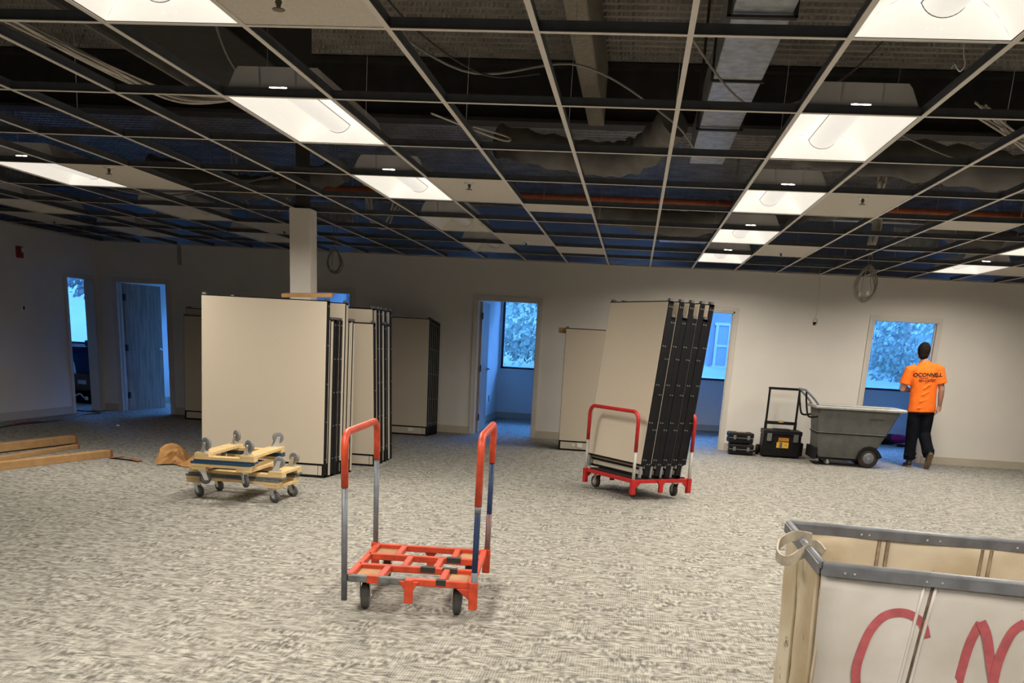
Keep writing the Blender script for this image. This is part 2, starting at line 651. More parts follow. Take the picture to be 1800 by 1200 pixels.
# unseen office ceiling slabs, added with gaps to limit blue light in the plenum
oc = MB()
for a, c in ((LEFT_X - 6, -9.6), (-8.5, -6.4), (-5.6, -3.3), (-2.6, -.6), (0.4, 2.5), (2.7, 5.2), (6.1, RIGHT_X)):
    oc.box(a, c, FAR_Y + T + .35, OUT_Y, CEIL, CEIL + .018)
struct(oc.build('ceiling_baffle', TILE))
SILL, HEAD = .93, 2.45
WINS = [(-13.9, -8.72), (-8.50, -5.78), (-5.54, -2.78), (-2.56, 2.50), (2.72, 5.90), (6.12, 9.2)]
wall_x('wall_window', OUT_Y, OUT_Y + .2, LEFT_X - 6, RIGHT_X, DECK + .1, [(a, b, SILL, HEAD) for a, b in WINS], WALLW)
SILLM = mat('dark_window_sill', (.06, .065, .08), .5, var=.1)
for k, (a, b) in enumerate(WINS):
    w = struct(MB().box(a, b, OUT_Y + .09, OUT_Y + .10, SILL, HEAD).build('window_%d' % (k + 1), GLASS))
    fr = MB()
    for z in (SILL, HEAD - .04):
        fr.box(a, b, OUT_Y + .05, OUT_Y + .14, z, z + .04)
    for x in (a, b - .04):
        fr.box(x, x + .04, OUT_Y + .05, OUT_Y + .14, SILL, HEAD)
    if b - a > 4:
        mx = (a + b) / 2 + .9
        fr.box(mx - .025, mx + .025, OUT_Y + .05, OUT_Y + .14, SILL, HEAD)
    fr.build('window_frame', SILLM, w)
    MB().box(a, b, OUT_Y - .03, OUT_Y + .06, SILL - .025, SILL).build('window_sill', WALLW, w)

# baseboards
BB = .11


def base_x(name, y, segs, m=BASE, sgn=-1):
    b = MB()
    for a, c in segs:
        b.box(a, c, min(y, y + sgn * .012), max(y, y + sgn * .012), 0, BB)
    return struct(b.build(name, m))


base_x('baseboard_far', FAR_Y, [(LEFT_X, -8.31), (-7.34, -5.33), (-4.36, -2.50), (-1.44, .48), (1.45, 3.35), (4.385, RIGHT_X)])
struct(MB().box(LEFT_X, LEFT_X + .012, BACK_Y, 14.32, 0, BB).build('baseboard_left', BASE))
struct(MB().box(LEFT_X - 6, RIGHT_X, OUT_Y - .012, OUT_Y, 0, BB).build('baseboard_window', BASE))
struct(MB().box(-2.60, -2.588, FAR_Y + T, OUT_Y, 0, BB).build('baseboard_office', BASE))
struct(MB().box(LEFT_X, LEFT_X + .012, FAR_Y + T, OUT_Y, 0, BB).build('baseboard_corner', BASE))


def door_frame_x(n, a, b):
    f = MB()
    w, p = .055, .018
    for y0, y1 in ((FAR_Y - p, FAR_Y + .001), (FAR_Y + T - .001, FAR_Y + T + p)):
        f.box(a - w, a, y0, y1, 0, DOOR_H + w)
        f.box(b, b + w, y0, y1, 0, DOOR_H + w)
        f.box(a, b, y0, y1, DOOR_H, DOOR_H + w)
    f.box(a - .002, a + .018, FAR_Y - p, FAR_Y + T + p, 0, DOOR_H)
    f.box(b - .018, b + .002, FAR_Y - p, FAR_Y + T + p, 0, DOOR_H)
    f.box(a, b, FAR_Y - p, FAR_Y + T + p, DOOR_H - .018, DOOR_H + .002)
    f.box(a + .018, a + .032, FAR_Y + .05, FAR_Y + .07, 0, DOOR_H - .018)
    f.box(b - .032, b - .018, FAR_Y + .05, FAR_Y + .07, 0, DOOR_H - .018)
    return struct(f.build('trim_%d' % n, TRIM))


for n, (a, b, _, _) in enumerate(DOORS):
    door_frame_x(n + 1, a, b)
f = MB()
for xa, xb in ((LEFT_X - .001, LEFT_X + .018), (LEFT_X - T - .018, LEFT_X - T + .001)):
    f.box(xa, xb, 14.325, 14.38, 0, DOOR_H + .055)
    f.box(xa, xb, 15.13, 15.185, 0, DOOR_H + .055)
    f.box(xa, xb, 14.38, 15.13, DOOR_H, DOOR_H + .055)
f.box(LEFT_X - T - .018, LEFT_X + .018, 14.378, 14.398, 0, DOOR_H)
f.box(LEFT_X - T - .018, LEFT_X + .018, 15.112, 15.132, 0, DOOR_H)
f.box(LEFT_X - T - .018, LEFT_X + .018, 14.38, 15.13, DOOR_H - .018, DOOR_H + .002)
struct(f.build('trim_6', TRIM))


def door_leaf(n, hx, hy, ang, w, m, edge):
    d = struct(MB().box(0.01, w, -.022, .022, .012, DOOR_H - .025).build('door_%d' % n, m, None, .002, 1, (hx, hy, 0), (0, 0, ang)))
    for z in (.25, 1.0, 1.78):
        h = MB().cyl((0, -.03, z - .05), (0, -.03, z + .05), .008, 8)
        h.box(-.03, .04, -.027, -.0215, z - .05, z + .05)
        h.build('hinge', mat('bronze_hinge', (.05, .045, .045), .4, .6), d)
    for sd in (-1, 1):
        h = MB()
        h.lathe((w - .065, sd * .022, .98), (0, sd, 0), [(.032, 0), (.032, .008), (.014, .012), (.012, .05)], 16)
        h.tube([(w - .065, sd * .068, .98), (w - .10, sd * .07, .98), (w - .18, sd * .066, .976)], [.011, .010, .008], 8)
        h.build('lever_handle', STEEL, d)
    MB().box(w - .001, w + .001, -.012, .012, .92, 1.04).build('latch_plate', STEEL, d)
    return d


door_leaf(1, -8.225, FAR_Y + T + .03, math.radians(74), .83, OAK, BASE)
door_leaf(3, -2.405, FAR_Y + T + .03, math.radians(91), .88, OAK, BASE)
door_leaf(4, .56, FAR_Y + T + .03, math.radians(96), .85, OAK, BASE)

# ================================================================== CEILING GRID
grid = thing('ceiling_grid', 'white suspended T-bar ceiling grid with most tiles missing', 'ceiling grid')
GZ = CEIL
ym0, ym1 = gy(-7), FAR_Y - .002
for i in range(-9, 20):
    x = gx(i)
    b = MB()
    b.use(TEEF).box(x - .012, x + .012, ym0, ym1, GZ - .002, GZ + .0015)
    b.use(TEEW).box(x - .0035, x + .0035, ym0, ym1, GZ + .0015, GZ + .042)
    b.use(TEEW).box(x - .007, x + .007, ym0, ym1, GZ + .036, GZ + .046)
    b.build('main_tee', None, grid)


def cross(b, x0, x1, y):
    b.use(TEEF).box(x0 + .012, x1 - .012, y - .012, y + .012, GZ - .0015, GZ + .001)
    b.use(TEEW).box(x0 + .004, x1 - .004, y - .003, y + .003, GZ + .001, GZ + .038)
    b.use(TEEW).box(x0 + .004, x1 - .004, y - .006, y + .006, GZ + .034, GZ + .042)


cm = None
for j in range(0, 10):
    for i in range(-9, 14):
        if cm is None:
            b = MB()
            cross(b, 0, GX, 0)
            cm = b.mesh('cross_tee')
            GZ0 = 0
        link('cross_tee', cm, grid, (gx(i), gy(j), 0))
b = MB()
for j in range(-6, 0):
    for i in range(-9, 19):
        cross(b, gx(i), gx(i + 1), gy(j))
for j in range(0, 10):
    for i in range(14, 19):
        cross(b, gx(i), gx(i + 1), gy(j))
o = b.build('cross_tee_remainder', None, grid)
o['kind'] = 'stuff'
b = MB()
b.use(TEEF).box(LEFT_X, RIGHT_X, FAR_Y - .022, FAR_Y - .001, GZ - .002, GZ + .0)
b.box(LEFT_X, RIGHT_X, FAR_Y - .003, FAR_Y - .001, GZ, GZ + .02)
b.box(LEFT_X + .001, LEFT_X + .022, ym0, FAR_Y, GZ - .002, GZ + .0)
b.build('wall_angle', None, grid)
b = MB()
for i in range(-8, 15):
    for k in range(0, 5):
        y = gy(k * 2.0 + .55)
        x = gx(i)
        if abs(x - .48) < .22 or (-3.5 < x < -2.35 and y < 7.8) or (8 < y < 9.9) or (x < -3 and 10.6 < y < 11.6) or (12 < y < 12.9):
            continue
        b.cyl((x, y, GZ + .04), (x + .01, y + .02, DECK), .0016, 4)
o = b.build('hanger_wire', GALV)
tag(o, 'thin wires holding the ceiling grid', 'wires', None, 'stuff')


# ---- troffers
def troffer_mesh_parts(lit):
    L, W = GY - .03, GX - .03
    zt = .125
    parts = []
    # reflector: two curved wings and two sloped ends
    r = MB()
    n = 8
    xin = .105
    for sgn in (-1, 1):
        prof = []
        for k in range(n + 1):
            t = k / n
            x = W / 2 - (W / 2 - xin) * t
            z = .004 + zt * math.sin(t * PI / 2) ** .9
            prof.append((sgn * x, z))
        for (xa, za), (xb, zb) in zip(prof, prof[1:]):
            ea, eb = .05 * (W / 2 - abs(xa)) / (W / 2 - xin), .05 * (W / 2 - abs(xb)) / (W / 2 - xin)
            r.add([(xa, -L / 2 + ea, za), (xa, L / 2 - ea, za), (xb, L / 2 - eb, zb), (xb, -L / 2 + eb, zb)], [(0, 1, 2, 3)], True)
    for sgn in (-1, 1):
        # end wall, arched in the middle
        top = []
        bot = []
        for k in range(13):
            t = -1 + 2 * k / 12
            x = W / 2 * t
            a = min(1, (W / 2 - abs(x)) / (W / 2 - xin))
            top.append((x * (1 if abs(x) > xin else 1), sgn * (L / 2 - .05 * a), .004 + zt * math.sin(a * PI / 2) ** .9))
            bot.append((x, sgn * L / 2, .003))
        for k in range(12):
            r.add([bot[k], bot[k + 1], top[k + 1], top[k]], [(0, 1, 2, 3)], True)
    r.add([(-xin, -L / 2 + .05, zt + .004), (xin, -L / 2 + .05, zt + .004), (xin, L / 2 - .05, zt + .004), (-xin, L / 2 - .05, zt + .004)], [(0, 1, 2, 3)])
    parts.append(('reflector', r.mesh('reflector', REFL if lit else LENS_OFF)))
    # central half-round diffuser with a rounded nose at each end
    d = MB()
    rad = .090
    le = L / 2 - .10
    rings = []
    for yy, sc in ((-le - .05, .02), (-le - .045, .45), (-le - .03, .75), (-le, .97), (-le + .06, 1), (le - .06, 1), (le, .97), (le + .03, .75), (le + .045, .45), (le + .05, .02)):
        rings.append([(rad * sc * math.cos(a), yy, zt - .005 - (rad * .86) * sc * math.sin(a)) for a in [PI * q / 14 for q in range(15)]])
    o = len(d.v)
    d.rings(rings, True)
    parts.append(('diffuser', d.mesh('diffuser', LENS if lit else LENS_OFF)))
    # dark gasket line round the diffuser
    g = MB()
    a0 = math.radians(22)
    for sx in (-1, 1):
        g.tube([(sx * rad * math.cos(a0), -le, zt - .005 - rad * .86 * math.sin(a0)), (sx * rad * math.cos(a0), le, zt - .005 - rad * .86 * math.sin(a0))], .0022, 5)
    for yy in (-le, le):
        g.tube([(rad * .975 * math.cos(a), yy, zt - .005 - rad * .86 * .975 * math.sin(a)) for a in [a0 + (PI - 2 * a0) * q / 12 for q in range(13)]], .0022, 5)
    parts.append(('diffuser_gasket', g.mesh('diffuser_gasket', GASKET)))
    # sheet-metal housing above, ends cut back
    h = MB()
    hz = .15
    y0, y1 = -L / 2, L / 2
    poly = [(-W / 2, .004), (-W / 2, .03), (-W / 2 + .05, hz - .02), (-W / 2 + .07, hz), (W / 2 - .07, hz), (W / 2 - .05, hz - .02), (W / 2, .03), (W / 2, .004)]
    for (xa, za), (xb, zb) in zip(poly, poly[1:]):
        h.add([(xa, y0, za), (xb, y0, zb), (xb, y1, zb), (xa, y1, za)], [(0, 1, 2, 3)])
    for yy in (y0, y1):
        # end plate with two lamp slots near its foot
        h.add([(x, yy, z) for x, z in poly] + [(-.05, yy, .036), (.05, yy, .036), (.05, yy, .054), (-.05, yy, .054)],
              [(0, 1, 8), (1, 2, 11, 8), (2, 3, 11), (3, 4, 10, 11), (4, 5, 10), (5, 6, 9, 10), (6, 7, 9), (7, 0, 8, 9)])
    parts.append(('housing', h.mesh('housing', HOUSE)))
    for sgn in (-1, 1):
        for sx in (-1, 1):
            e = MB().box(sx * .10 - .005, sx * .10 + .005, sgn * (L / 2 + .001) - .003, sgn * (L / 2 + .001) + .003, .03, hz - .005)
            e.box(sx * .10 - .014, sx * .10 + .014, sgn * (L / 2 + .003) - .004, sgn * (L / 2 + .003) + .004, .026, .036)
            parts.append(('mounting_clip', e.mesh('mounting_clip', ZINC)))
            e = MB().lathe((sx * .026, sgn * (L / 2 - .012), .045), (0, sgn, 0), [(.013, 0), (.013, .01)], 10)
            parts.append(('lamp_end', e.mesh('lamp_end', TUBE if lit else LENS_OFF)))
    return parts


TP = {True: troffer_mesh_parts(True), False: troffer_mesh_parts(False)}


def troffer(i, j, lit, label):
    t = thing('ceiling_light', label, 'ceiling light', (gx(i) + GX / 2, gy(j) + GY / 2, GZ), 0, 'lit ceiling troffers' if lit else 'unlit ceiling troffers')
    for n, me in TP[lit]:
        link(n, me, t)
    if lit:
        la = bpy.data.lights.new('troffer_lamp', 'AREA')
        la.shape = 'RECTANGLE'
        la.size, la.size_y = GX - .09, GY - .09
        la.energy = LAMP_WATT
        la.color = LAMP
        la.spread = math.radians(LAMP_SPREAD)
        lo = link('troffer_lamp', la, t, (0, 0, -.006))


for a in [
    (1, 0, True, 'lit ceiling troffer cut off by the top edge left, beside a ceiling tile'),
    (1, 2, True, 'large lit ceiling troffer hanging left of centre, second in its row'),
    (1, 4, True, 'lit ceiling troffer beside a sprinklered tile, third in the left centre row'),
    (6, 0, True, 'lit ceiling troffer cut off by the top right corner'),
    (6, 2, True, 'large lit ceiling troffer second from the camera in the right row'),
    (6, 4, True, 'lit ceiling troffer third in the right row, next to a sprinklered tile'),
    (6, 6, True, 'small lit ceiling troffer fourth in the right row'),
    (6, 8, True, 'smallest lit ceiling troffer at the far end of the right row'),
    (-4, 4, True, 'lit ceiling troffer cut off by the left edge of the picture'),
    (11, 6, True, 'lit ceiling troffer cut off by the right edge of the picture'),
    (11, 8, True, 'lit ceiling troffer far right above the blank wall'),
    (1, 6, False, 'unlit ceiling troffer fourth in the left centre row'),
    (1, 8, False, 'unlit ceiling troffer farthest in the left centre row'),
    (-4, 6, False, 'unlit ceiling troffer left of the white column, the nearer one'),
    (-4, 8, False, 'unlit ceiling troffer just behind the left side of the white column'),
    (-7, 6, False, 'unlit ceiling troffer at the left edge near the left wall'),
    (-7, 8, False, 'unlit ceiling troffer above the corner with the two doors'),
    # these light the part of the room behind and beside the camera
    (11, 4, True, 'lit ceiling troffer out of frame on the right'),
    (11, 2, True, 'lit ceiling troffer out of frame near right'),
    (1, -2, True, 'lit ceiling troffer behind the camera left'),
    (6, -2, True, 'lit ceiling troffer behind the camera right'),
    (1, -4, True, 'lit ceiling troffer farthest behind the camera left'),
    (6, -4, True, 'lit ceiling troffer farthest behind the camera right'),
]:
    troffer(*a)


# ---- tiles and sprinklers
def tile(i, j, label, fy0=0.0, fy1=1.0, lift=0.0):
    o = MB().box(gx(i) + .006, gx(i + 1) - .006, gy(j) + .006 + fy0 * GY, gy(j) - .006 + fy1 * GY, GZ + .002, GZ + .017).build('ceiling_tile', TILE)
    tag(o, label, 'ceiling tile', 'ceiling tiles left in the grid')


tile(2, 0, 'speckled ceiling tile at the top edge beside the nearest left troffer')
tile(2, 4, 'ceiling tile with sprinkler head right of the third left troffer')
tile(-3, 4, 'ceiling tile with sprinkler head right of the left-edge troffer')
tile(-8, 7, 'ceiling tile with sprinkler head against the left wall')
tile(-3, 7, 'ceiling tile with sprinkler head left of the white column')
tile(2, 7, 'ceiling tile with sprinkler head beside the farthest unlit troffers at centre')
tile(7, 4, 'ceiling tile with sprinkler head right of the third right-row troffer')
tile(7, 7, 'ceiling tile with sprinkler head beside the smallest right-row troffers')
tile(3, 5, 'cut half ceiling tile catching bluish light near the centre', 0, .42)
tile(3, 8, 'cut ceiling tile above the central doorway near the far wall', 0, .7)
tile(9, 5, 'cut half ceiling tile at the right under the plenum', 0, .5)
tile(12, 8, 'ceiling tile beside the far right troffer')


def sprinkler(x, y, where):
    s = thing('sprinkler', 'small metal sprinkler head in the ceiling tile ' + where, 'sprinkler', (x, y, GZ + .002), 0, 'sprinkler heads')
    MB().lathe((0, 0, 0), (0, 0, -1), [(.042, 0), (.040, .005), (.02, .010)], 16).build('escutcheon', ZINC, s)
    b = MB().lathe((0, 0, -.008), (0, 0, -1), [(.011, 0), (.011, .018), (.004, .022), (.004, .03)], 10)
    b.bar((-.012, 0, -.02), (-.003, 0, -.045), .004, .004)
    b.bar((.012, 0, -.02), (.003, 0, -.045), .004, .004)
    b.build('frame_arms', mat('brass_dark', (.10, .08, .05), .4, .6), s)
    MB().lathe((0, 0, -.046), (0, 0, -1), [(.024, 0), (.024, .003)], 12).build('deflector', mat('brass_dark', (.10, .08, .05), .4, .6), s)


for p in [((-1.438, 3.98), 'at the top edge'), ((-1.415, 8.2), 'beside the third left troffer'), ((1.613, 8.18), 'beside the third right-row troffer'),
          ((-4.383, 8.12), 'beside the left-edge troffer'), ((-7.53, 12.5), 'against the left wall'), ((-4.452, 12.43), 'left of the white column'),
          ((-1.437, 12.57), 'at the far centre'), ((1.607, 12.44), 'near the smallest right-row troffers')]:
    sprinkler(*p[0], p[1])

# ================================================================== PLENUM
o = MB().box(-.62, -.47, -2, 10.04, 3.40, 3.9).build('roof_beam', FIREP, None, .01)
tag(o, 'sprayed brown-grey roof beam running away above the grid', 'beam')
b = MB()
b.use(DARKST).box(LEFT_X, RIGHT_X, 10.05, 10.30, 3.42, 3.45)
b.box(LEFT_X, RIGHT_X, 10.05, 10.30, 3.90, 3.94)
b.box(LEFT_X, RIGHT_X, 10.165, 10.185, 3.45, 3.90)
o = b.build('roof_girder')
tag(o, 'dark steel roof girder crossing the room above the grid', 'girder')

dt = thing('metal_duct', 'galvanised rectangular air duct running away above the right grid', 'duct', (.49, 0, 3.05))
for k, (a, c) in enumerate(((-2.0, 2.4), (2.42, 4.5), (4.52, 6.86), (6.89, 9.7))):
    MB().box(-.15, .15, a, c, 0, .30).build('duct_section', GALV, dt, .004)
for y in (2.41, 4.51, 6.875):
    MB().box(-.165, .165, y - .012, y + .012, -.012, .31).build('joint_flange', DARKST, dt)
for y in (3.4, 5.6, 8.2):
    b = MB().box(-.175, -.155, y, y + .04, -.02, .9)
    b.box(.155, .175, y, y + .04, -.02, .9)
    b.box(-.175, .175, y, y + .04, -.022, -.01)
    b.build('hanger_strap', DARKST, dt)
dt = thing('lined_duct', 'wide black lined duct above the left side of the grid', 'duct', (-2.9, 0, 3.05))
for a, c in ((-2, 3.3), (3.33, 7.6)):
    MB().box(-.40, .40, a, c, 0, .55).build('duct_section', BLKWRAP, dt, .006)
MB().box(-.43, -.405, -2, 7.6, -.02, .56).build('side_panel', WRAP, dt)
MB().box(-.42, .42, 3.30, 3.33, -.015, .56).build('joint_flange', DARKST, dt)


def flex(name, pts, r, label, n=14):
    d = MB()
    path, rs = [], []
    P_ = [Vector(p) for p in pts]
    for k in range(len(P_) - 1):
        p0 = P_[max(k - 1, 0)]
        p1, p2 = P_[k], P_[k + 1]
        p3 = P_[min(k + 2, len(P_) - 1)]
        for q in range(12):
            t = q / 12
            path.append(.5 * ((2 * p1) + (p2 - p0) * t + (2 * p0 - 5 * p1 + 4 * p2 - p3) * t * t + (3 * p1 - p0 - 3 * p2 + p3) * t ** 3))
            rs.append(r * (1 + .10 * math.sin(len(path) * 1.7) + rnd.uniform(-.06, .06)))
    path.append(P_[-1])
    rs.append(r)
    d.tube(path, rs, n)
    o = d.build(name, WRAP)
    tag(o, label, 'duct')
    return o


flex('flexible_duct', [(-1.3, 9.0, 3.05), (-.5, 8.75, 2.90), (-.1, 8.6, 2.92), (.15, 8.3, 3.1)], .13, 'grey wrapped flexible duct sagging left of the galvanised duct')
flex('flexible_duct', [(1.3, 9.7, 3.2), (2.3, 9.1, 3.02), (3.2, 9.0, 2.93), (4.3, 9.2, 3.05), (5.2, 9.3, 3.2)], .15, 'grey wrapped flexible duct sagging at the right over the cut tile')
flex('flexible_duct', [(-.6, 12.6, 3.0), (.4, 12.4, 2.86), (1.2, 12.3, 2.98), (2.2, 12.2, 3.1)], .14, 'grey wrapped flexible duct far back at centre')
flex('flexible_duct', [(-5.6, 11.3, 3.1), (-4.6, 11.2, 2.92), (-4.0, 11.0, 2.9), (-3.2, 10.8, 3.05)], .12, 'grey wrapped flexible duct just above the white column')
flex('flexible_duct', [(3.4, 13.2, 3.1), (4.0, 13.0, 2.88), (4.7, 13.1, 2.9), (5.6, 13.2, 3.05)], .13, 'pale flexible duct far right in front of the wall')
b = MB()
b.tube([(LEFT_X, 11.7, 3.0), (RIGHT_X, 11.7, 3.0)], .032, 12)
o = b.build('sprinkler_pipe', RUST)
tag(o, 'rust-red sprinkler pipe crossing above the far part of the grid', 'pipe')
b = MB()
b.tube([(LEFT_X, 13.4, 3.1), (RIGHT_X, 13.4, 3.1)], .022, 10)
o = b.build('electrical_conduit', GALV)
tag(o, 'thin grey conduit crossing above the grid near the far wall', 'pipe')


def spline(pts, n=10):
    P_ = [Vector(p) for p in pts]
    out = []
    for k in range(len(P_) - 1):
        p0 = P_[max(k - 1, 0)]
        p1, p2 = P_[k], P_[k + 1]
        p3 = P_[min(k + 2, len(P_) - 1)]
        for q in range(n):
            t = q / n
            out.append(.5 * ((2 * p1) + (p2 - p0) * t + (2 * p0 - 5 * p1 + 4 * p2 - p3) * t * t + (3 * p1 - p0 - 3 * p2 + p3) * t ** 3))
    out.append(P_[-1])
    return out


def cable(pts, r, m, label, count=1, spread=.012, name='cable'):
    b = MB()
    for k in range(count):
        off = [Vector((rnd.uniform(-1, 1), rnd.uniform(-1, 1), rnd.uniform(-1, 1))) * spread for _ in pts]
        b.tube(spline([Vector(p) + o for p, o in zip(pts, off)]), r, 6)
    o = b.build(name if count == 1 else 'cable_bundle', m)
    tag(o, label, 'cable')
    return o


cable([(-3.9, 4.2, 3.0), (-3.55, 4.9, 2.95), (-3.3, 5.9, 2.85), (-3.05, 6.6, 2.80), (-2.6, 6.9, 2.9)], .006, CABLEW, 'bundle of pale cables running away at the upper left', 14, .03)
cable([(-4.2, 4.3, 3.3), (-4.15, 4.4, 2.95), (-4.2, 4.5, 2.78), (-4.0, 4.6, 2.95), (-3.9, 4.6, 3.3)], .005, CABLEW, 'loops of pale cable hanging at the left edge of the ceiling', 8, .05)
cable([(-2.3, 5.3, 3.6), (-2.4, 5.5, 3.2), (-2.42, 5.9, 2.85), (-2.40, 6.5, 2.80), (-2.2, 7.2, 2.95)], .008, CABLEG, 'grey armoured cable looping left of the second left troffer')
cable([(-1.9, 6.0, 3.3), (-1.2, 6.6, 3.0), (-.5, 6.9, 3.12), (.1, 7.2, 2.9), (.3, 7.5, 2.75)], .007, CABLEG, 'grey cable drooping across the centre of the plenum')
cable([(-1.7, 5.2, 3.6), (-1.45, 5.6, 3.1), (-1.1, 6.4, 2.95), (-.75, 6.8, 3.05)], .006, CABLEB, 'black cable draped in front of the deck at centre')
cable([(-1.35, 6.4, 2.72), (-1.0, 6.8, 2.66), (-.95, 6.95, 2.70), (-1.2, 6.95, 2.75)], .006, CABLEW, 'short white cable end curling above the grid at centre')
cable([(1.9, 6.6, 2.85), (2.4, 6.9, 2.72), (3.0, 7.0, 2.75), (3.9, 6.6, 3.0)], .007, CABLEW, 'pale cables fanning across the upper right plenum', 7, .05)
cable([(1.5, 6.9, 2.80), (2.2, 7.4, 2.70), (2.9, 7.2, 2.78), (3.4, 6.7, 3.1)], .005, CABLEG, 'grey cable under the right plenum beside the large troffer')
cable([(.1, 5.3, 2.9), (.5, 5.9, 2.70), (.95, 6.1, 2.85), (1.3, 6.2, 3.2)], .006, CABLEG, 'grey cable drooping under the galvanised duct')
cable([(2.6, 12.3, 3.4), (2.66, 12.5, 3.0), (2.62, 12.45, 2.80), (2.60, 12.42, 2.66)], .012, CABLEW, 'thick pale bundle of cables dropping above the hanging coil', 10, .05)
cable([(-5.0, 12.2, 3.4), (-4.9, 12.2, 2.95), (-4.6, 12.3, 2.70), (-4.3, 12.2, 2.95)], .008, CABLEW, 'pale cables looping left of the white column top', 5, .05)
cable([(-3.3, 12.0, 3.2), (-3.25, 12.1, 2.75), (-3.1, 12.2, 2.68), (-2.95, 12.1, 2.9)], .007, CABLEW, 'pale cables looping right of the white column top', 6, .05)
cable([(4.6, 6.3, 3.3), (3.9, 6.7, 2.9), (3.3, 6.9, 2.74), (2.8, 7.4, 2.72)], .009, CABLEW, 'twisted pale cable at the right edge of the ceiling', 6, .04)
cable([(-6.5, 9.3, 3.1), (-5.6, 9.9, 2.75), (-4.8, 10.2, 2.72), (-3.9, 10.7, 2.9)], .008, CABLEG, 'grey cables sagging over the left grid', 4, .06)
for k, (x, y, w, d_) in enumerate(((-6.8, 13.8, .8, .35), (-4.9, 13.9, .9, .3), (.2, 14.2, 1.0, .3), (3.2, 14.0, .6, .4), (-7.6, 11.0, .5, .5))):
    lab = ['grey sheet-metal air box above the corner with two doors', 'grey sheet-metal air box above the wall behind the column',
           'grey sheet-metal air box above the central doorway', 'grey sheet-metal air box above the hanging coil', 'grey sheet-metal air box above the left wall'][k]
    t = thing('air_box', lab, 'air box', (x, y, 2.86), 0, 'air boxes above the grid')
    MB().box(0, w, 0, d_, 0, .26).build('box_body', GALV, t, .01)
    for rx in (.05, w - .05):
        MB().cyl((rx, d_ / 2, .26), (rx, d_ / 2, DECK - 2.86), .006, 6).build('hanger_rod', GALV, t)


# hanging coils
def coil(x, y, zt, zb, w, m, label, n):
    t = thing('hanging_cable_coil', label, 'cable coil', (x, y, zt))
    b = MB()
    H_ = zt - zb
    for k in range(n):
        a = rnd.uniform(.75, 1) * w / 2
        h0 = rnd.uniform(.0, .16) * H_
        hb = H_ * rnd.uniform(.86, 1)
        ry = rnd.uniform(-.04, .04)
        cx = rnd.uniform(-.02, .02)
        path = []
        for q in range(28):
            an = 2 * PI * q / 28
            path.append((cx + a * math.sin(an) * (1 - .35 * max(0, math.cos(an))), ry * math.sin(an * 2) + rnd.uniform(-.004, .004), -(h0 + (hb - h0) * (.5 - .5 * math.cos(an)))))
        b.tube(path, .006, 6, closed=True)
    b.build('cable_loop', m, t)
    b = MB()
    for k in range(2):
        xx = -.02 + .04 * k
        b.tube(spline([(xx, 0, DECK - zt), (xx, 0, .35), (xx + .01, 0, 0), (xx * 2, .01, -H_ * .4), (xx * 3 + .02, 0, -H_ * .7)]), .004, 6)
    b.build('cable_drop', m, t)
    b = MB()
    b.box(.02, .05, -.012, .012, -H_ * .80, -H_ * .68)
    b.box(-.07, -.045, -.01, .01, -H_ * .84, -H_ * .74)
    b.build('connector', WHITEPL, t)
    return t


coil(2.66, 12.6, 2.52, 2.09, .27, mat('tan_grey_jacket', (.28, .25, .21), .5), 'coil of pale cable hanging from the ceiling above the wheeled bin', 6)
coil(-3.67, 12.0, 2.40, 2.08, .20, CABLEG, 'dark coil of cable hanging right of the white column', 5)
t = thing('hanging_connector', 'thin cable with a knotted connector dangling in front of the right wall', 'cable', (2.515, 14.9, 1.88))
MB().tube(spline([(-.03, 0, .75), (0, 0, .5), (.012, 0, .25), (-.005, 0, .06)]), .004, 6).build('cable_drop', CABLEW, t)
b = MB()
for k in range(3):
    b.tube([(.035 * math.sin(2 * PI * q / 12 + k) * (1 - .2 * k), .02 * math.cos(q + k), .05 + .05 * math.cos(2 * PI * q / 12 + k)) for q in range(12)], .004, 5, closed=True)
b.build('cable_knot', CABLEW, t)
MB().box(-.02, .022, -.015, .015, 0, .045).build('connector', BLKPL, t, .004)
HK = [(1.034, 3.9, 2.454), (1.036, 3.9, 2.43), (1.045, 3.9, 2.40), (1.035, 3.9, 2.378), (1.022, 3.9, 2.385), (1.012, 3.9, 2.398), (1.002, 3.9, 2.385)]
HK = [(1.19, 4.50, DECK), (1.19, 4.5, 2.75)] + [(p[0] * 1.154, 4.5, EYE + (p[2] - EYE) * 1.154) for p in HK]
tag(MB().tube(spline(HK), .0022, 6).build('wire_hook', CABLEW), 'bent pale wire hook hanging under the top right troffer', 'hook')

# column
t = thing('column', 'square white column rising behind the stacked panels to the ceiling', 'column', (-3.478, 10.27, 0))
MB().box(-.11, .11, -.105, .105, 0, CEIL - .0).build('shaft', mat('white_column_paint', (.84, .80, .74), .7, var=.02), t, .004)
MB().box(-.125, .125, -.12, .12, 0, .11).build('base_trim', BASE, t)
b = MB()
for sx in (-.04, .04):
    b.box(sx - .012, sx + .012, -.03, .03, CEIL, CEIL + .03)
b.box(-.055, .055, -.055, .055, CEIL - .001, DECK)
b.build('steel_post', DARKST, t)

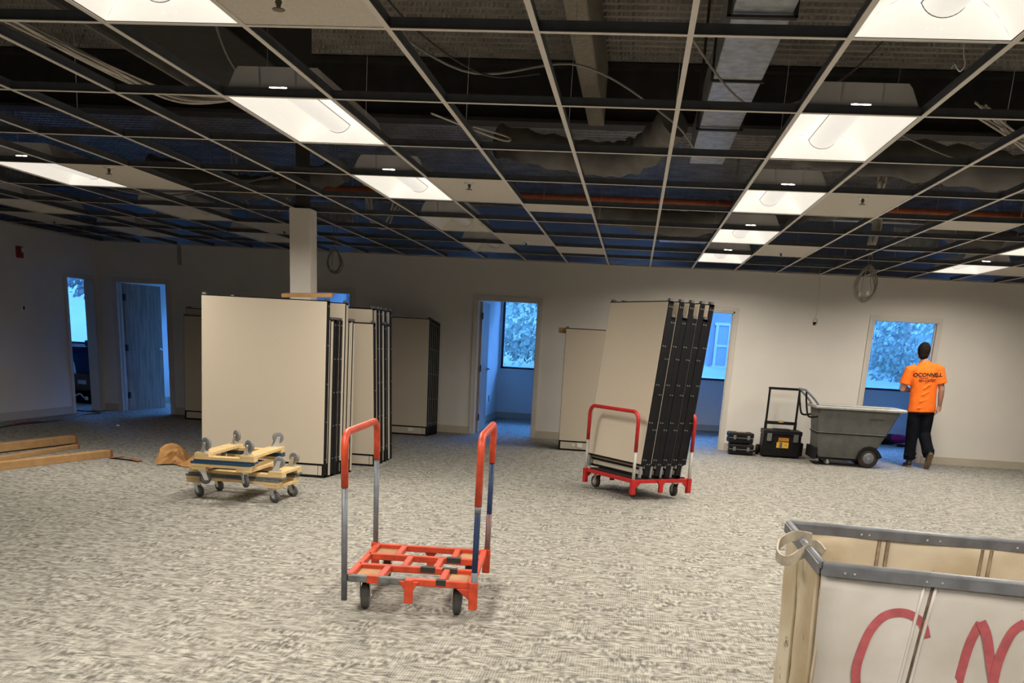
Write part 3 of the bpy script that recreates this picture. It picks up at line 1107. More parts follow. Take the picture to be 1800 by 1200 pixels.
# ================================================================== WALL DEVICES
t = thing('fire_alarm_strobe', 'red fire alarm strobe high on the dark left wall', 'fire alarm', (LEFT_X, 13.26, 2.245))
MB().box(0, .04, -.06, .06, -.075, .075).build('housing', REDPL, t, .006)
MB().box(.035, .075, .0, .05, .0, .06).build('strobe_lens', WHITEPL, t, .01)
MB().box(.035, .05, -.05, -.005, -.06, .05).build('horn_grille', REDPL, t)
t = thing('thermostat', 'small white thermostat with dark display on the left wall', 'thermostat', (LEFT_X, 13.27, 1.51))
MB().box(0, .025, -.055, .055, -.04, .04).build('cover', WHITEPL, t, .005)
MB().box(.024, .027, -.045, -.005, -.02, .025).build('display', BLKPL, t)
t = thing('wall_outlet', 'small outlet plate on the bluish office wall seen through the central doorway', 'outlet', (-2.60, 18.0, .41))
MB().box(0, .006, -.035, .035, -.057, .057).build('plate', mat('grey_outlet_plate', (.3, .3, .32), .5), t)
for dz in (-.022, .022):
    MB().box(.005, .009, -.017, .017, dz - .014, dz + .014).build('receptacle', BLKPL, t)
o = MB().box(-7.20, -7.14, FAR_Y - .012, FAR_Y - .0, 2.30, 2.585).build('wall_raceway', mat('grey_raceway', (.34, .33, .33), .6))
tag(o, 'thin grey surface raceway dropping from the ceiling right of the wooden door', 'raceway')

# ================================================================== PARTITION PANELS
PT = .072
_pan = {}


def panel_parts(w, h, kick, legs, edge=None):
    key = (w, h, kick, legs, edge)
    if key in _pan:
        return _pan[key]
    parts = []
    f = MB()
    s = .026
    f.box(-w / 2, -w / 2 + s, -PT / 2 + .001, PT / 2 - .001, .0 if not legs else kick, h)
    f.box(w / 2 - s, w / 2, -PT / 2 + .001, PT / 2 - .001, .0 if not legs else kick, h)
    if edge:
        parts.append(('edge_cover', MB().box(w / 2, w / 2 + .006, -PT / 2 + .006, PT / 2 - .016, .02, h - .02).mesh('edge_cover', KICK)))
    f.box(-w / 2, w / 2, -PT / 2 + .003, PT / 2 - .003, h - .022, h)
    f.box(-w / 2 + s, w / 2 - s, -PT / 2 + .004, PT / 2 - .004, kick - .012, kick + .004)
    f.box(-w / 2 + s, w / 2 - s, -.008, .008, kick, h - .02)
    if not legs:
        f.box(-w / 2, w / 2, -PT / 2 + .002, PT / 2 - .002, .0, .022)
    parts.append(('frame', f.mesh('frame', BLACK)))
    for sg in (-1, 1):
        a = MB().box(-w / 2 + .004, w / 2 - .010, sg * PT / 2 - .004 if sg > 0 else -PT / 2 - .001, sg * PT / 2 + .001 if sg > 0 else -PT / 2 + .004, kick + .006, h - .010)
        parts.append(('fabric_face', a.mesh('fabric_face', FABRIC, .0015)))
        if not legs:
            a = MB().box(-w / 2 + .012, w / 2 - .07, sg * (PT / 2 - .010), sg * (PT / 2 - .004), .024, kick - .014)
            parts.append(('kick_plate', a.mesh('kick_plate', KICK)))
            a = MB().box(w / 2 - .064, w / 2 - .012, sg * (PT / 2 - .010), sg * (PT / 2 - .004), .024, kick - .014)
            parts.append(('kick_plate', a.mesh('kick_plate', KICK)))
    for sx in (-1, 1):
        g = MB()
        if legs:
            g.box(sx * (w / 2 - .04) - .012, sx * (w / 2 - .04) + .012, -.012, .012, 0, kick)
            parts.append(('leg', g.mesh('leg', GALV)))
        else:
            pass
    # slotted edge hardware: hinge clips down both edges
    c = MB()
    for sx in (-1, 1):
        for k in range(5):
            z = kick + .05 + (h - kick - .1) * k / 4
            c.box(sx * w / 2 - .003, sx * w / 2 + .003, -.020, -.006, z - .006, z + .006)
            c.box(sx * w / 2 - .003, sx * w / 2 + .003, .006, .020, z - .006, z + .006)
        c.box(sx * (w / 2 - .02) - .02, sx * (w / 2 - .02) + .02, -.018, .018, h, h + .022)
    parts.append(('edge_clip', c.mesh('edge_clip', mat('clip_steel', (.22, .22, .22), .35, .7))))
    _pan[key] = parts
    return parts


def panel(x_right, y, w, h, label, group, lean=0.0, yaw=0.0, z=0.0, kick=.13, legs=False, edge=None, M=None):
    t = thing('partition_panel', label, 'office partition', (0, 0, 0), 0, group)
    if M is None:
        M = Matrix.Translation((x_right - w / 2, y + PT / 2, z)) @ Matrix.Rotation(yaw, 4, 'Z') @ Matrix.Rotation(lean, 4, 'X')
    t.matrix_world = M
    for n, me in panel_parts(w, h, kick, legs, edge):
        link(n, me, t)
    return t


G1 = 'partition panels leaning on the white column'
LEAN = math.radians(-4.4)
front = [
    (-2.985, 1.28, 1.70, 'large beige fabric partition panel at the front of the central stack'),
    (-2.972, 1.22, 1.53, 'short partition panel directly behind the large front panel'),
    (-2.962, .92, 1.53, 'short partition panel third from the front in the central stack'),
    (-2.955, 1.22, 1.53, 'short partition panel fourth from the front in the central stack'),
    (-2.945, 1.22, 1.53, 'short partition panel fifth from the front in the central stack'),
    (-2.915, 1.22, 1.70, 'tall partition panel sixth in the central stack, before two short ones'),
    (-2.902, .92, 1.53, 'short partition panel seventh in the central stack'),
    (-2.880, .92, 1.53, 'last short partition panel leaning back against the white column'),
]
for k, (xr, w, h, lab) in enumerate(front):
    panel(xr, 9.40 + .0765 * k, w, h, lab, G1, LEAN, edge=k in (1, 5, 6, 7))
LEANB = math.radians(4.6)
rear = [
    (-2.765, .76, 1.53, 'short partition panel with exposed face, first behind the white column'),
    (-2.790, 1.22, 1.68, 'tall partition panel second behind the white column'),
    (-2.770, 1.22, 1.68, 'tall partition panel third behind the white column'),
    (-2.790, 1.22, 1.53, 'short partition panel fourth behind the white column'),
    (-2.775, 1.22, 1.68, 'tall partition panel fifth behind the white column'),
    (-2.790, 1.22, 1.53, 'short partition panel sixth behind the white column'),
    (-2.770, 1.22, 1.53, 'short partition panel seventh behind the white column'),
    (-2.785, 1.22, 1.68, 'tall partition panel eighth behind the white column'),
    (-2.775, 1.22, 1.53, 'short partition panel ninth behind the white column'),
    (-2.790, 1.22, 1.53, 'short partition panel tenth behind the white column'),
    (-2.785, 1.22, 1.68, 'rearmost tall partition panel behind the white column'),
]
for k, (xr, w, h, lab) in enumerate(rear):
    panel(xr, 10.55 + .079 * k, w, h, lab, 'partition panels behind the white column', LEANB, edge=k in (1, 3, 5, 8))

for k in range(6):
    t = panel(-2.99 + .012 * k, 14.42 + .078 * k, .78, 1.68 - .012 * k, ['front', 'second', 'third', 'fourth', 'fifth', 'rearmost'][k] + ' beige partition panel of the stack left of the central doorway',
              'partition panels left of the central doorway', 0)
    if k == 0:
        b = MB().box(.10, .155, -.046, -.036, .055, .105)
        b.box(.15, .19, -.044, -.036, .070, .095)
        b.build('power_connector', WHITEPL, t)
lab_l = ['short dark partition panel near the wooden door, the front one', 'tall dark-capped partition panel near the wooden door, behind the short one', 'third partition panel leaning on the wall near the wooden door']
for k in range(3):
    panel(-5.93, 14.56 + .078 * k, .92, (1.55, 1.66, 1.66)[k], lab_l[k], 'partition panels beside the wooden door', math.radians(-3.6))
for k in range(6):
    t = panel(-.18, 13.70 + .078 * k, .78, 1.64 if k == 0 else 1.55, ['front', 'second', 'third', 'fourth', 'fifth', 'rearmost'][k] + ' beige partition panel of the stack right of the central doorway', 'partition panels right of the central doorway', 0)
    if k == 0:
        b = MB().box(-.13, -.06, -.046, -.036, .05, .11)
        b.box(-.19, -.17, -.042, -.036, .065, .095)
        b.build('power_connector', WHITEPL, t)
tag(MB().box(-1.065, -.30, 13.785, 14.15, 1.576, 1.645).build('cardboard_sheet', CARD, None, .004), 'brown folded cardboard lying on the stack right of the central doorway', 'cardboard')
tag(MB().box(-.24, .24, -.22, .22, 0, .035).build('cardboard_sheet', CARD, None, 0, 1, (-3.27, 9.80, 1.732), (math.radians(3), math.radians(-3.5), math.radians(14))),
    'brown cardboard sheet lying on top of the central panel stack', 'cardboard')


# ================================================================== PANEL CARTS
def u_handle(b, x, y0, y1, zb, zt, r, ra, part):
    pts = [(x, y0, zb), (x, y0, zt - ra)]
    for k in range(1, 8):
        a = PI / 2 * k / 8
        pts.append((x, y0 + ra * (1 - math.cos(a)), zt - ra + ra * math.sin(a)))
    pts.append((x, y0 + ra, zt))
    pts.append((x, y1 - ra, zt))
    for k in range(1, 8):
        a = PI / 2 * k / 8
        pts.append((x, y1 - ra + ra * math.sin(a), zt - ra + ra * math.cos(a)))
    pts += [(x, y1, zt - ra), (x, y1, zb)]
    return pts


def caster(parent, x, y, z_top, R, w, yaw, tyre, hub, flip=False, name='caster'):
    c = bpy.data.objects.new(name, None)
    COL.objects.link(c)
    c.parent = parent
    c.location = (x, y, z_top)
    c.rotation_euler = (PI if flip else 0, 0, yaw)
    drop = z_top_drop = R * 2 + .028
    off = .028
    MB().box(-.038, .038, -.032, .032, -.006, 0).build('top_plate', ZINC, c)
    f = MB()
    for s in (-1, 1):
        f.prism([(-.024, -.012), (.024, -.012), (off + .016, -drop + R - .012), (off - .016, -drop + R - .012)], s * (w / 2 + .004), s * (w / 2 + .007))
    f.box(-.026, .026, -(w / 2 + .006), w / 2 + .006, -.016, -.006)
    f.cyl((off, -(w / 2 + .012), -drop + R), (off, w / 2 + .012, -drop + R), .006, 8)
    f.build('fork', ZINC, c)
    wh = MB().lathe((off, -w / 2, -drop + R), (0, 1, 0), [(R * .80, 0), (R * .95, w * .08), (R, w * .25), (R, w * .75), (R * .95, w * .92), (R * .80, w)], 24).build('wheel', tyre, c)
    MB().lathe((off, -w / 2 - .002, -drop + R), (0, 1, 0), [(R * .5, 0), (R * .62, .002), (R * .62, w + .002), (R * .5, w + .004)], 18).build('wheel_hub', hub, c)
    return c


def panel_cart(label, loc, rz, red, worn, sock_missing, tyre, hub, loaded=False):
    L, D, Z = .67, .85, .205
    t = thing('panel_cart', label, 'cart', loc, rz, 'panel carts')
    bw, bh = .034, .036

    def rail(p, q, m, name='deck_rail'):
        MB().bar((p[0], p[1], Z - bh / 2), (q[0], q[1], Z - bh / 2), bw, bh).build(name, m, t, .004)
    X, Y = L / 2 - bw / 2, D / 2 - bw / 2
    if worn:      # near rail lost its red skin over the left half
        rail((-X, -Y), (-.02, -Y), GREYP)
        rail((-.02, -Y), (X, -Y), red)
        MB().bar((-X + .10, -Y, Z - bh / 2), (-X + .16, -Y, Z - bh / 2), bw + .003, bh + .003).build('red_sleeve', red, t)
    else:
        rail((-X, -Y), (X, -Y), red)
    rail((-X, Y), (X, Y), red)
    rail((-X, -Y), (-X, Y), red)
    rail((X, -Y), (X, Y), red)
    for yy in (-Y / 3, Y / 3):
        rail((-X, yy), (X, yy), red)
    for ya, yb, xs in ((-Y, -Y / 3, (-.155, .165)), (-Y / 3, Y / 3, (-.075, .10)), (Y / 3, Y, (-.155, .165))):
        for x in xs:
            rail((x, ya), (x, yb), red, 'cross_rail')
    if worn:
        for x0, x1, yy in ((.02, .10, -Y / 3), (.14, .22, -Y / 3), (.13, .21, Y / 3), (.14, .19, -Y)):
            MB().bar((x0, yy, Z - .012), (x1, yy, Z - .012), bw + .004, .028).build('bare_patch', mat('torn_black_rubber', (.03, .03, .028), .7), t)
    # plywood corner pads over the casters
    for sx in (-1, 1):
        for sy in (-1, 1):
            x0, x1 = sorted((sx * (X - .01), sx * .165))
            y0, y1 = sorted((sy * (Y - .01), sy * Y / 3))
            MB().box(x0, x1, y0, y1, Z - bh, Z - bh + .012).build('plywood_pad', PLY, t)
            caster(t, sx * (.245), sy * (.33), Z - bh, .070 if not loaded else .062, .042, rnd.uniform(-.3, .3) + (PI / 2), tyre, hub)
    # sockets and middle stops
    for sx in (-1, 1):
        for sy in (-1, 1):
            if sock_missing == (sx, sy):
                continue
            s = MB().box(sx * L / 2 - .022, sx * L / 2 + .022, sy * D / 2 - .022, sy * D / 2 + .022, .065, Z + .004)
            s.prism([(sx * (L / 2 - .02), Z - bh), (sx * (L / 2 - .09), Z - bh), (sx * (L / 2 - .02), Z - bh - .06)], sy * (D / 2) - .004, sy * D / 2 + .004)
            s.build('corner_socket', red, t, .003)
    for sy in (-1, 1):
        s = MB().box(-.022, .022, sy * D / 2 - .012, sy * D / 2 + .018, .075, Z - .004)
        s.prism([(-.055, Z - .012), (.055, Z - .012), (.022, Z - .06), (-.022, Z - .06)], sy * D / 2 - .010, sy * D / 2 + .014)
        s.build('middle_stop', red, t, .003)
    return t


def cart_handle(t, x, zt, red, tubes, red_to, lean=0.0, r=.0155):
    """tubes: two materials for the lower posts; red_to: how far down the red sleeve reaches on each post"""
    D, ra = .85, .085
    h = bpy.data.objects.new('handle', None)
    COL.objects.link(h)
    h.parent = t
    h.location = (x, 0, 0)
    h.rotation_euler = (0, lean, 0)
    pts = u_handle(None, 0, -D / 2, D / 2, .07, zt, r, ra, None)
    for side, yy in ((0, -D / 2), (1, D / 2)):
        MB().tube([(0, yy, .07), (0, yy, red_to[side])], r, 12).build('post', tubes[side], h)
    mid = [(0, -D / 2, red_to[0])] + pts[1:-1] + [(0, D / 2, red_to[1])]
    MB().tube(mid, r + .003, 12).build('red_grip', red, h)
    return h


c1 = panel_cart('empty worn orange-red panel cart standing in the middle of the carpet', (-1.083, 5.155, 0), math.radians(3.9), ORED, True, (-1, -1), RUBBER, GREYT)
cart_handle(c1, -.335, .925, ORED, (GREYT, GREYT), (.655, .70), math.radians(0))
h2 = cart_handle(c1, .335, .945, ORED, (BLUEP, BLUEP), (.60, .72), math.radians(.5))
MB().tube([(0, .425, .07), (0, .425, .42)], .0165, 12).build('rust_stain', mat('maroon_scuffed_tube', (.16, .09, .09), .5, .4), h2)
MB().tube([(0, -.425, .07), (0, -.425, .26)], .0165, 12).build('bare_tube_end', GREYT, h2)
MB().tube([(0, -.425, .565), (0, -.425, .60)], .0165, 12).build('bare_tube_collar', GREYT, h2)

A2 = math.radians(35)
ux, uy = Vector((math.cos(A2), math.sin(A2), 0)), Vector((-math.sin(A2), math.cos(A2), 0))
B2 = Vector((.085, 9.33, 0))
C2 = B2 + ux * .335 + uy * .425
c2 = panel_cart('dark red panel cart loaded with leaning partition panels', C2[:], A2, DRED, False, None, RUBBERD, RUBBERL, True)
POSTM = mat('dull_zinc_tube', (.36, .35, .32), .5, .3)
cart_handle(c2, -.335, .84, DRED, (POSTM, POSTM), (.47, .50))
cart_handle(c2, .335, .84, DRED, (POSTM, POSTM), (.47, .50))
MB().box(-.30, .30, -.40, .40, .206, .216).build('rubber_mat', BLACKM, c2)
cart_lab = ['leftmost', 'second', 'third', 'fourth', 'fifth', 'sixth', 'seventh', 'eighth', 'ninth']
PT_SAVE = PT
PT = .058
_pan.clear()
base2 = Matrix.Translation(C2) @ Matrix.Rotation(A2, 4, 'Z')
for k in range(9):
    tall = k % 2 == 0
    M = base2 @ Matrix.Translation((-.235 + .0605 * k, .075 + rnd.uniform(-.012, .012), .217)) @ Matrix.Rotation(math.radians(5.6), 4, 'Y') @ Matrix.Rotation(-PI / 2, 4, 'Z')
    panel(0, 0, .98, 1.64 if tall else 1.50, '%s partition panel on the loaded red cart, a %s one' % (cart_lab[k], 'taller' if tall else 'shorter'),
          'partition panels on the red cart', kick=.125 if tall else .08, legs=tall, M=M)
PT = PT_SAVE
_pan.clear()


# ================================================================== WOODEN DOLLIES
def dolly(label, loc, rz, W, D, flip, strips, wheelR, wm):
    t = thing('furniture_dolly', label, 'dolly', loc, 0, 'wooden furniture dollies')
    t.rotation_euler = (PI if flip else 0, 0, rz)
    th = .026
    lo = wheelR * 2 + .028
    # two end boards on top of two side boards
    for sy in (-1, 1):
        MB().box(-W / 2, W / 2, sy * (D / 2 - .05) - .05, sy * (D / 2 - .05) + .05, lo + th, lo + 2 * th).build('side_board', PINE, t, .002)
    for sx in (-1, 1):
        MB().box(sx * (W / 2 - .06) - .06, sx * (W / 2 - .06) + .06, -D / 2, D / 2, lo, lo + th).build('end_board', PINE, t, .002)
    for sy in (-1, 1):
        MB().box(-W / 2 - .003, W / 2 + .003, sy * (D / 2 - .05) - .053, sy * (D / 2 - .05) + .053, lo + 2 * th, lo + 2 * th + .016).build('carpet_strip', strips, t)
    for sx in (-1, 1):
        for sy in (-1, 1):
            caster(t, sx * (W / 2 - .07), sy * (D / 2 - .05), lo, wheelR, .030, rnd.uniform(-.9, .9), wm, GREYT)
    return t


HD = .1 + .028 + .052 + .016     # height of a dolly with 5 cm wheels
dolly('bottom wooden furniture dolly standing on its wheels in front of the large panel', (-3.26, 8.02, 0), math.radians(-3), .82, .47, False, CARPG, .048, RUBBER)
dolly('upturned wooden furniture dolly lying on the bottom dolly, wheels in the air', (-3.24, 8.03, .19 + .196), math.radians(-1), .82, .47, True, CARPG, .048, RUBBERL)
z3 = .19 + .016 + .052 + .006
dolly('third wooden dolly set crosswise, its wheels hanging over the front', (-3.29, 8.02, z3 - .100 - .024), math.radians(1), .50, .86, False, CARPB, .048, RUBBER)
dolly('topmost upturned wooden dolly with blue carpet strips and wheels in the air', (-3.28, 8.03, z3 - .124 + .192 + .196), math.radians(3), .50, .84, True, CARPB, .050, RUBBERL)


# ================================================================== CARDBOARD AND PAPER ON THE FLOOR
def long_box(p, q, w, h, label, z=0.0, ez=0.0):
    p, q = Vector((*p, z + h / 2)), Vector((*q, z + ez + h / 2))
    t = thing('cardboard_tube_box', label, 'cardboard box', (p.x, p.y, 0), 0, 'long cardboard boxes on the floor')
    d = q - p
    MB().bar((0, 0, p.z), (d.x, d.y, q.z), w, h).build('sleeve', CARD, t, .004)
    n = d.normalized()
    e = Vector((d.x, d.y, q.z))
    MB().bar(e - n * .03, e + n * .006, w + .008, h + .008).build('end_flap', mat('reddish_cardboard', (.26, .10, .055), .85, var=.1), t, .003)


long_box((-5.98, 7.8), (-5.50, 9.85), .085, .075, 'nearest long brown cardboard box on the floor at the left edge', .0)
long_box((-6.70, 8.6), (-6.42, 10.72), .10, .085, 'farther long brown cardboard box on the floor at the left edge', .012)
long_box((-6.20, 8.1), (-6.16, 10.35), .06, .045, 'thin brown cardboard box lying between the two long boxes', .0)

# crumpled kraft paper
g = MB()
rp_ = random.Random(21)
NU, NV = 15, 13
vs, fs = [], []
for a in range(NU):
    for b_ in range(NV):
        u, v = a / (NU - 1), b_ / (NV - 1)
        fan = 1 + .35 * math.sin(3.3 * PI * u + 1.0) * (1 - v)
        z = .20 * math.sin(PI * min(1, v * .97 + .01)) ** .75 * (1 - .30 * u) * (.85 + .25 * math.sin(2.4 * PI * u))
        z -= .09 * math.exp(-((u - .52) / .09) ** 2) * math.sin(PI * v)
        yy = -.15 * fan + (.16 + .15 * fan) * v
        x = -.24 + .50 * u + .05 * (v - .5) * math.sin(5 * u)
        if 0 < v < 1:
            x, yy, z = x + rp_.uniform(-.012, .012), yy + rp_.uniform(-.016, .016), z + rp_.uniform(-.014, .014)
        vs.append((x, yy, max(.004, z)))
for a in range(NU - 1):
    for b_ in range(NV - 1):
        k = a * NV + b_
        fs.append((k, k + 1, k + NV + 1, k + NV))
g.add(vs, fs, False)
o = baked('kraft_paper', g, KRAFT, None, [('SOLIDIFY', {'thickness': .003})], (-4.55, 9.66, 0))
for p in o.data.polygons:
    p.use_smooth = False
tag(o, 'crumpled brown kraft paper standing on the carpet beside the wooden dollies', 'paper')
g = MB()
vs, fs = [], []
for a in range(7):
    for b_ in range(4):
        u, v = a / 6, b_ / 3
        vs.append((-.2 + .4 * u, -.05 + .10 * v - .12 * u, .008 + .028 * max(0, math.sin(4.2 * u - .6)) * (1 - .6 * v) + rnd.uniform(0, .006)))
for a in range(6):
    for b_ in range(3):
        k = a * 4 + b_
        fs.append((k, k + 1, k + 5, k + 4))
g.add(vs, fs, False)
o = baked('paper_scrap', g, mat('torn_cardboard', (.28, .12, .06), .85), None, [('SOLIDIFY', {'thickness': .004})], (-5.24, 9.76, 0))
for p in o.data.polygons:
    p.use_smooth = False
tag(o, 'torn strip of brown cardboard on the carpet at the end of the long box', 'paper')
g = MB()
g.lathe((0, 0, .002), (0, 0, 1), [(.02, 0), (.028, .008), (.018, .02), (.004, .026)], 7)
tag(g.build('paper_scrap', WHITEPL, None, 0, 1, (-7.05, 12.9, 0)), 'tiny white scrap on the dark carpet near the left wall', 'paper')
b = MB()
b.use(CABLEB).tube(spline([(-7.6, 10.5, .008), (-7.95, 11.4, .008), (-8.1, 12.2, .008), (-8.05, 12.9, .008), (-8.12, 13.6, .008), (-8.3, 14.2, .008), (-8.2, 14.5, .008), (-8.45, 14.7, .008), (-9.0, 14.8, .008)]), .008, 6)
b.use(REDCORD).tube(spline([(-8.05, 12.0, .017), (-8.12, 12.3, .017), (-8.08, 12.7, .017)]), .0115, 6)
tag(b.build('extension_cord'), 'dark extension cord with a red joint along the left wall', 'cord')

# ================================================================== CANVAS CART (front right)
CX0, CY0, CRZ = .563, 2.69, math.radians(-7.5)
t = thing('canvas_basket_cart', 'dirty white canvas basket cart with red sprayed letters at the lower right', 'basket cart', (CX0, CY0, 0), CRZ)
CW, CD, CZ, CB = 1.15, .70, .85, .20     # length, depth, rim height, bottom height


def cwall(name, pts, m, th, inner):
    """one canvas side: quad bl,br,tr,tl with slack between seams"""
    b = MB()
    nu, nv = 16, 10
    bl, br, tr, tl = [Vector(p) for p in pts]
    n = (br - bl).cross(tl - bl).normalized()
    rows = []
    for s in (0, 1):
        for a in range(nv + 1):
            for c in range(nu + 1):
                u, v = c / nu, a / nv
                p = bl.lerp(br, u).lerp(tl.lerp(tr, u), v)
                p += n * (.010 * math.sin(u * PI * 4) * math.sin(v * PI) + .004 * math.sin(u * 17 + v * 9))
                p += n * (-th * s)
                rows.append(p)
    N = (nu + 1) * (nv + 1)
    fs = []
    for s in (0, 1):
        for a in range(nv):
            for c in range(nu):
                k = s * N + a * (nu + 1) + c
                f = (k, k + 1, k + nu + 2, k + nu + 1)
                fs.append(f if s == 0 else f[::-1])
    for c in range(nu):
        k = nv * (nu + 1) + c
        fs.append((k, k + 1, N + k + 1, N + k))
        fs.append((c + 1, c, N + c, N + c + 1))
    for a in range(nv):
        k = a * (nu + 1)
        fs.append((k + nu + 1, k, N + k, N + k + nu + 1))
        k = a * (nu + 1) + nu
        fs.append((k, k + nu + 1, N + k + nu + 1, N + k))
    b.add(rows, fs, True)
    return b.build(name, m, t)


tp = .025
BL_, BR_ = Vector((-.08, .67, CZ)), Vector((CW, .73, CZ))
cwall('front_side', [(tp, tp, CB), (CW - tp, tp, CB), (CW, 0, CZ), (0, 0, CZ)], CANVASW, .006, 0)
cwall('back_side', [(CW - tp, BR_.y - tp, CB), (BL_.x + tp, BL_.y - tp, CB), BL_, BR_], CANVAS, .006, 0)
cwall('left_side', [(BL_.x + tp, BL_.y - tp, CB), (tp, tp, CB), (0, 0, CZ), BL_], CANVAS, .006, 0)
cwall('right_side', [(CW - tp, tp, CB), (CW - tp, BR_.y - tp, CB), BR_, (CW, 0, CZ)], CANVAS, .006, 0)
MB().box(tp, CW - tp, tp, CD - tp, CB - .02, CB).build('bottom', PLY, t)


def rim(p, q, inn):
    b = MB()
    p, q, inn = Vector(p), Vector(q), Vector(inn)
    d = (q - p).normalized()
    b.tube([p, q], .012, 8)
    for s in (-1, 1):
        off = inn * (.010 * s)
        b.bar(p + off + Vector((0, 0, -.012)), q + off + Vector((0, 0, -.012)), .006, .030)
    return b.build('rim_binding', VINYL, t)


rim((0, 0, CZ), (CW, 0, CZ), (0, 1, 0))
rim(BL_, BR_, (0, 1, 0))
rim((0, 0, CZ), BL_, (1, 0, 0))
rim((CW, 0, CZ), BR_, (1, 0, 0))
# seam webbing, doubled canvas strips
for x in (.235, .56, .88):
    b = MB()
    for dx in (-.014, .014):
        yb = BL_.y + (BR_.y - BL_.y) * (x - BL_.x) / (CW - BL_.x)
        b.tube([(x + dx, yb - .010, CZ - .03), (x + dx, yb - .028, CB + .02)], .006, 6)
    b.build('seam_webbing', mat('stained_webbing', (.17, .125, .08), .9, var=.3, scale=30), t)
# left side: lapped fold and stitched hem
b = MB()
b.tube([(-.050, .42, CZ - .03), (-.036, .41, .6), (-.02, .40, CB)], .005, 6)
b.build('lapped_fold', CANVAS, t)
b = MB()
b.tube([(-.006, .03, CZ - .03), (.004, .035, .6), (tp - .004, .04, CB)], .008, 6)
b.build('corner_fold', CANVAS, t)
# rivets
b = MB()
for x in (.06, .085, .27, .31, .55, .60, .85, .90):
    b.lathe((x, -.013, CZ - .014), (0, -1, 0), [(.004, 0), (.003, .002)], 8)
    b.lathe((x + .1, BL_.y + (BR_.y - BL_.y) * (x + .1 - BL_.x) / (CW - BL_.x) - .013, CZ - .014), (0, -1, 0), [(.004, 0), (.003, .002)], 8)
b.build('rivet', ZINC, t)['kind'] = 'stuff'
# strap loop on the left rim
sp = spline([(-.020, .33, CZ + .016), (-.065, .37, CZ + .012), (-.11, .345, CZ - .012), (-.115, .28, CZ - .04), (-.085, .225, CZ - .042), (-.045, .235, CZ - .015), (-.015, .21, CZ + .016), (.01, .18, CZ + .0)])
b = MB()
for p, q in zip(sp, sp[1:]):
    d = (q - p)
    b.bar(p - d * .1, q + d * .1, .005, .030)
b.build('strap_handle', mat('cotton_webbing', (.42, .37, .29), .9, var=.2, scale=25), t)
# underframe and casters (below the picture edge)
MB().box(.05, CW - .05, .05, CD - .05, CB - .06, CB - .02).build('underframe', GALV, t)
for sx in (.14, CW - .14):
    for sy in (.12, CD - .12):
        caster(t, sx, sy, CB - .06, .056, .035, rnd.uniform(-1, 1), RUBBER, GREYT)


# sprayed letters C and M as flat strokes on the front side
def stroke(pts, w):
    b = MB()
    P_ = spline([(x, front_y(x, z) - .0025, z) for x, z in pts], 8)
    for k, p in enumerate(P_):
        d = (P_[min(k + 1, len(P_) - 1)] - P_[max(k - 1, 0)]).normalized()
        nn = Vector((-d.z, 0, d.x)) * w / 2
        b.v += [p + nn, p - nn]
    for k in range(len(P_) - 1):
        b.f.append([2 * k, 2 * k + 1, 2 * k + 3, 2 * k + 2])
        b.mi.append(0)
        b.sm.append(True)
    return b


def front_y(x, z):
    u, v = x / CW, (z - CB) / (CZ - CB)
    return (CZ - z) * tp / (CZ - CB) - (.010 * math.sin(u * PI * 4) * math.sin(v * PI) + .004 * math.sin(u * 17 + v * 9))


def front_xz(px, py):
    """point of the canvas front under a picture position, in the cart's own frame"""
    dirv = cr * ((px - 900) / FPX) + cd * ((py - CYPX) / FPX) + cf
    inv = (Matrix.Translation((CX0, CY0, 0)) @ Matrix.Rotation(CRZ, 4, 'Z')).inverted()
    o_ = inv @ Vector((0, 0, EYE))
    d_ = (inv.to_3x3() @ dirv)
    n_ = Vector((0, -(CZ - CB), -tp)).normalized()
    p0 = Vector((0, 0, CZ))
    k = (p0 - o_).dot(n_) / d_.dot(n_)
    p = o_ + d_ * k
    return p.x, p.z


for x in (.285, .60, .90):
    zs = [CZ - .028 - (CZ - .028 - CB - .02) * k / 8 for k in range(9)]
    sl = lambda z: -.075 * (CZ - z)
    for dx in (-.015, .015):
        MB().tube([(x + dx + sl(z), front_y(x + dx + sl(z), z) - .002, z) for z in zs], .005, 6).build('seam_webbing', CANVASW, t)
    MB().tube([(x + .006 + sl(z), front_y(x + .006 + sl(z), z) + .0005, z) for z in zs], .004, 6).build('grimy_seam', DIRT, t)
C_ = [(1628, 1122), (1621, 1096), (1600, 1080), (1575, 1076), (1550, 1084), (1528, 1108), (1512, 1145), (1504, 1178), (1508, 1215), (1530, 1245), (1570, 1255), (1610, 1240)]
stroke([front_xz(*p) for p in C_], .024).build('letter_c', SPRAY, t)
M_ = [[(1676, 1245), (1690, 1185), (1706, 1130), (1724, 1094)], [(1724, 1092), (1734, 1115), (1740, 1150), (1748, 1205)],
      [(1746, 1205), (1756, 1160), (1778, 1112), (1802, 1094)], [(1800, 1092), (1813, 1110), (1818, 1160), (1822, 1200), (1826, 1245)]]
mb = MB()
for k, q in enumerate(M_):
    sb = stroke([front_xz(*p) for p in q], .025)
    for v in sb.v:
        v.y -= .0004 * k
    mb.add(sb.v, sb.f, True)
mb.build('letter_m', SPRAY, t)

# ================================================================== TILT TRUCK
t = thing('tilt_truck', 'grey plastic tilt truck bin on wheels in front of the right wall', 'wheeled bin', (2.60, 13.92, 0))
DW = .70
prof = [(.02, .13), (.02, .42), (-.03, .80), (1.10, .82), (.94, .46), (.82, .25), (.72, .155), (.55, .125)]
b = MB()
outer = [(.03, .12), (.00, .43), (-.045, .80), (1.06, .82), (.92, .455), (.80, .24), (.72, .15), (.54, .115)]


def ring_prof(pts, inset):
    c = Vector((sum(p[0] for p in pts) / len(pts), sum(p[1] for p in pts) / len(pts)))
    return [((p[0] - c.x) * (1 - inset) + c.x, (p[1] - c.y) * (1 - inset) + c.y) for p in pts]


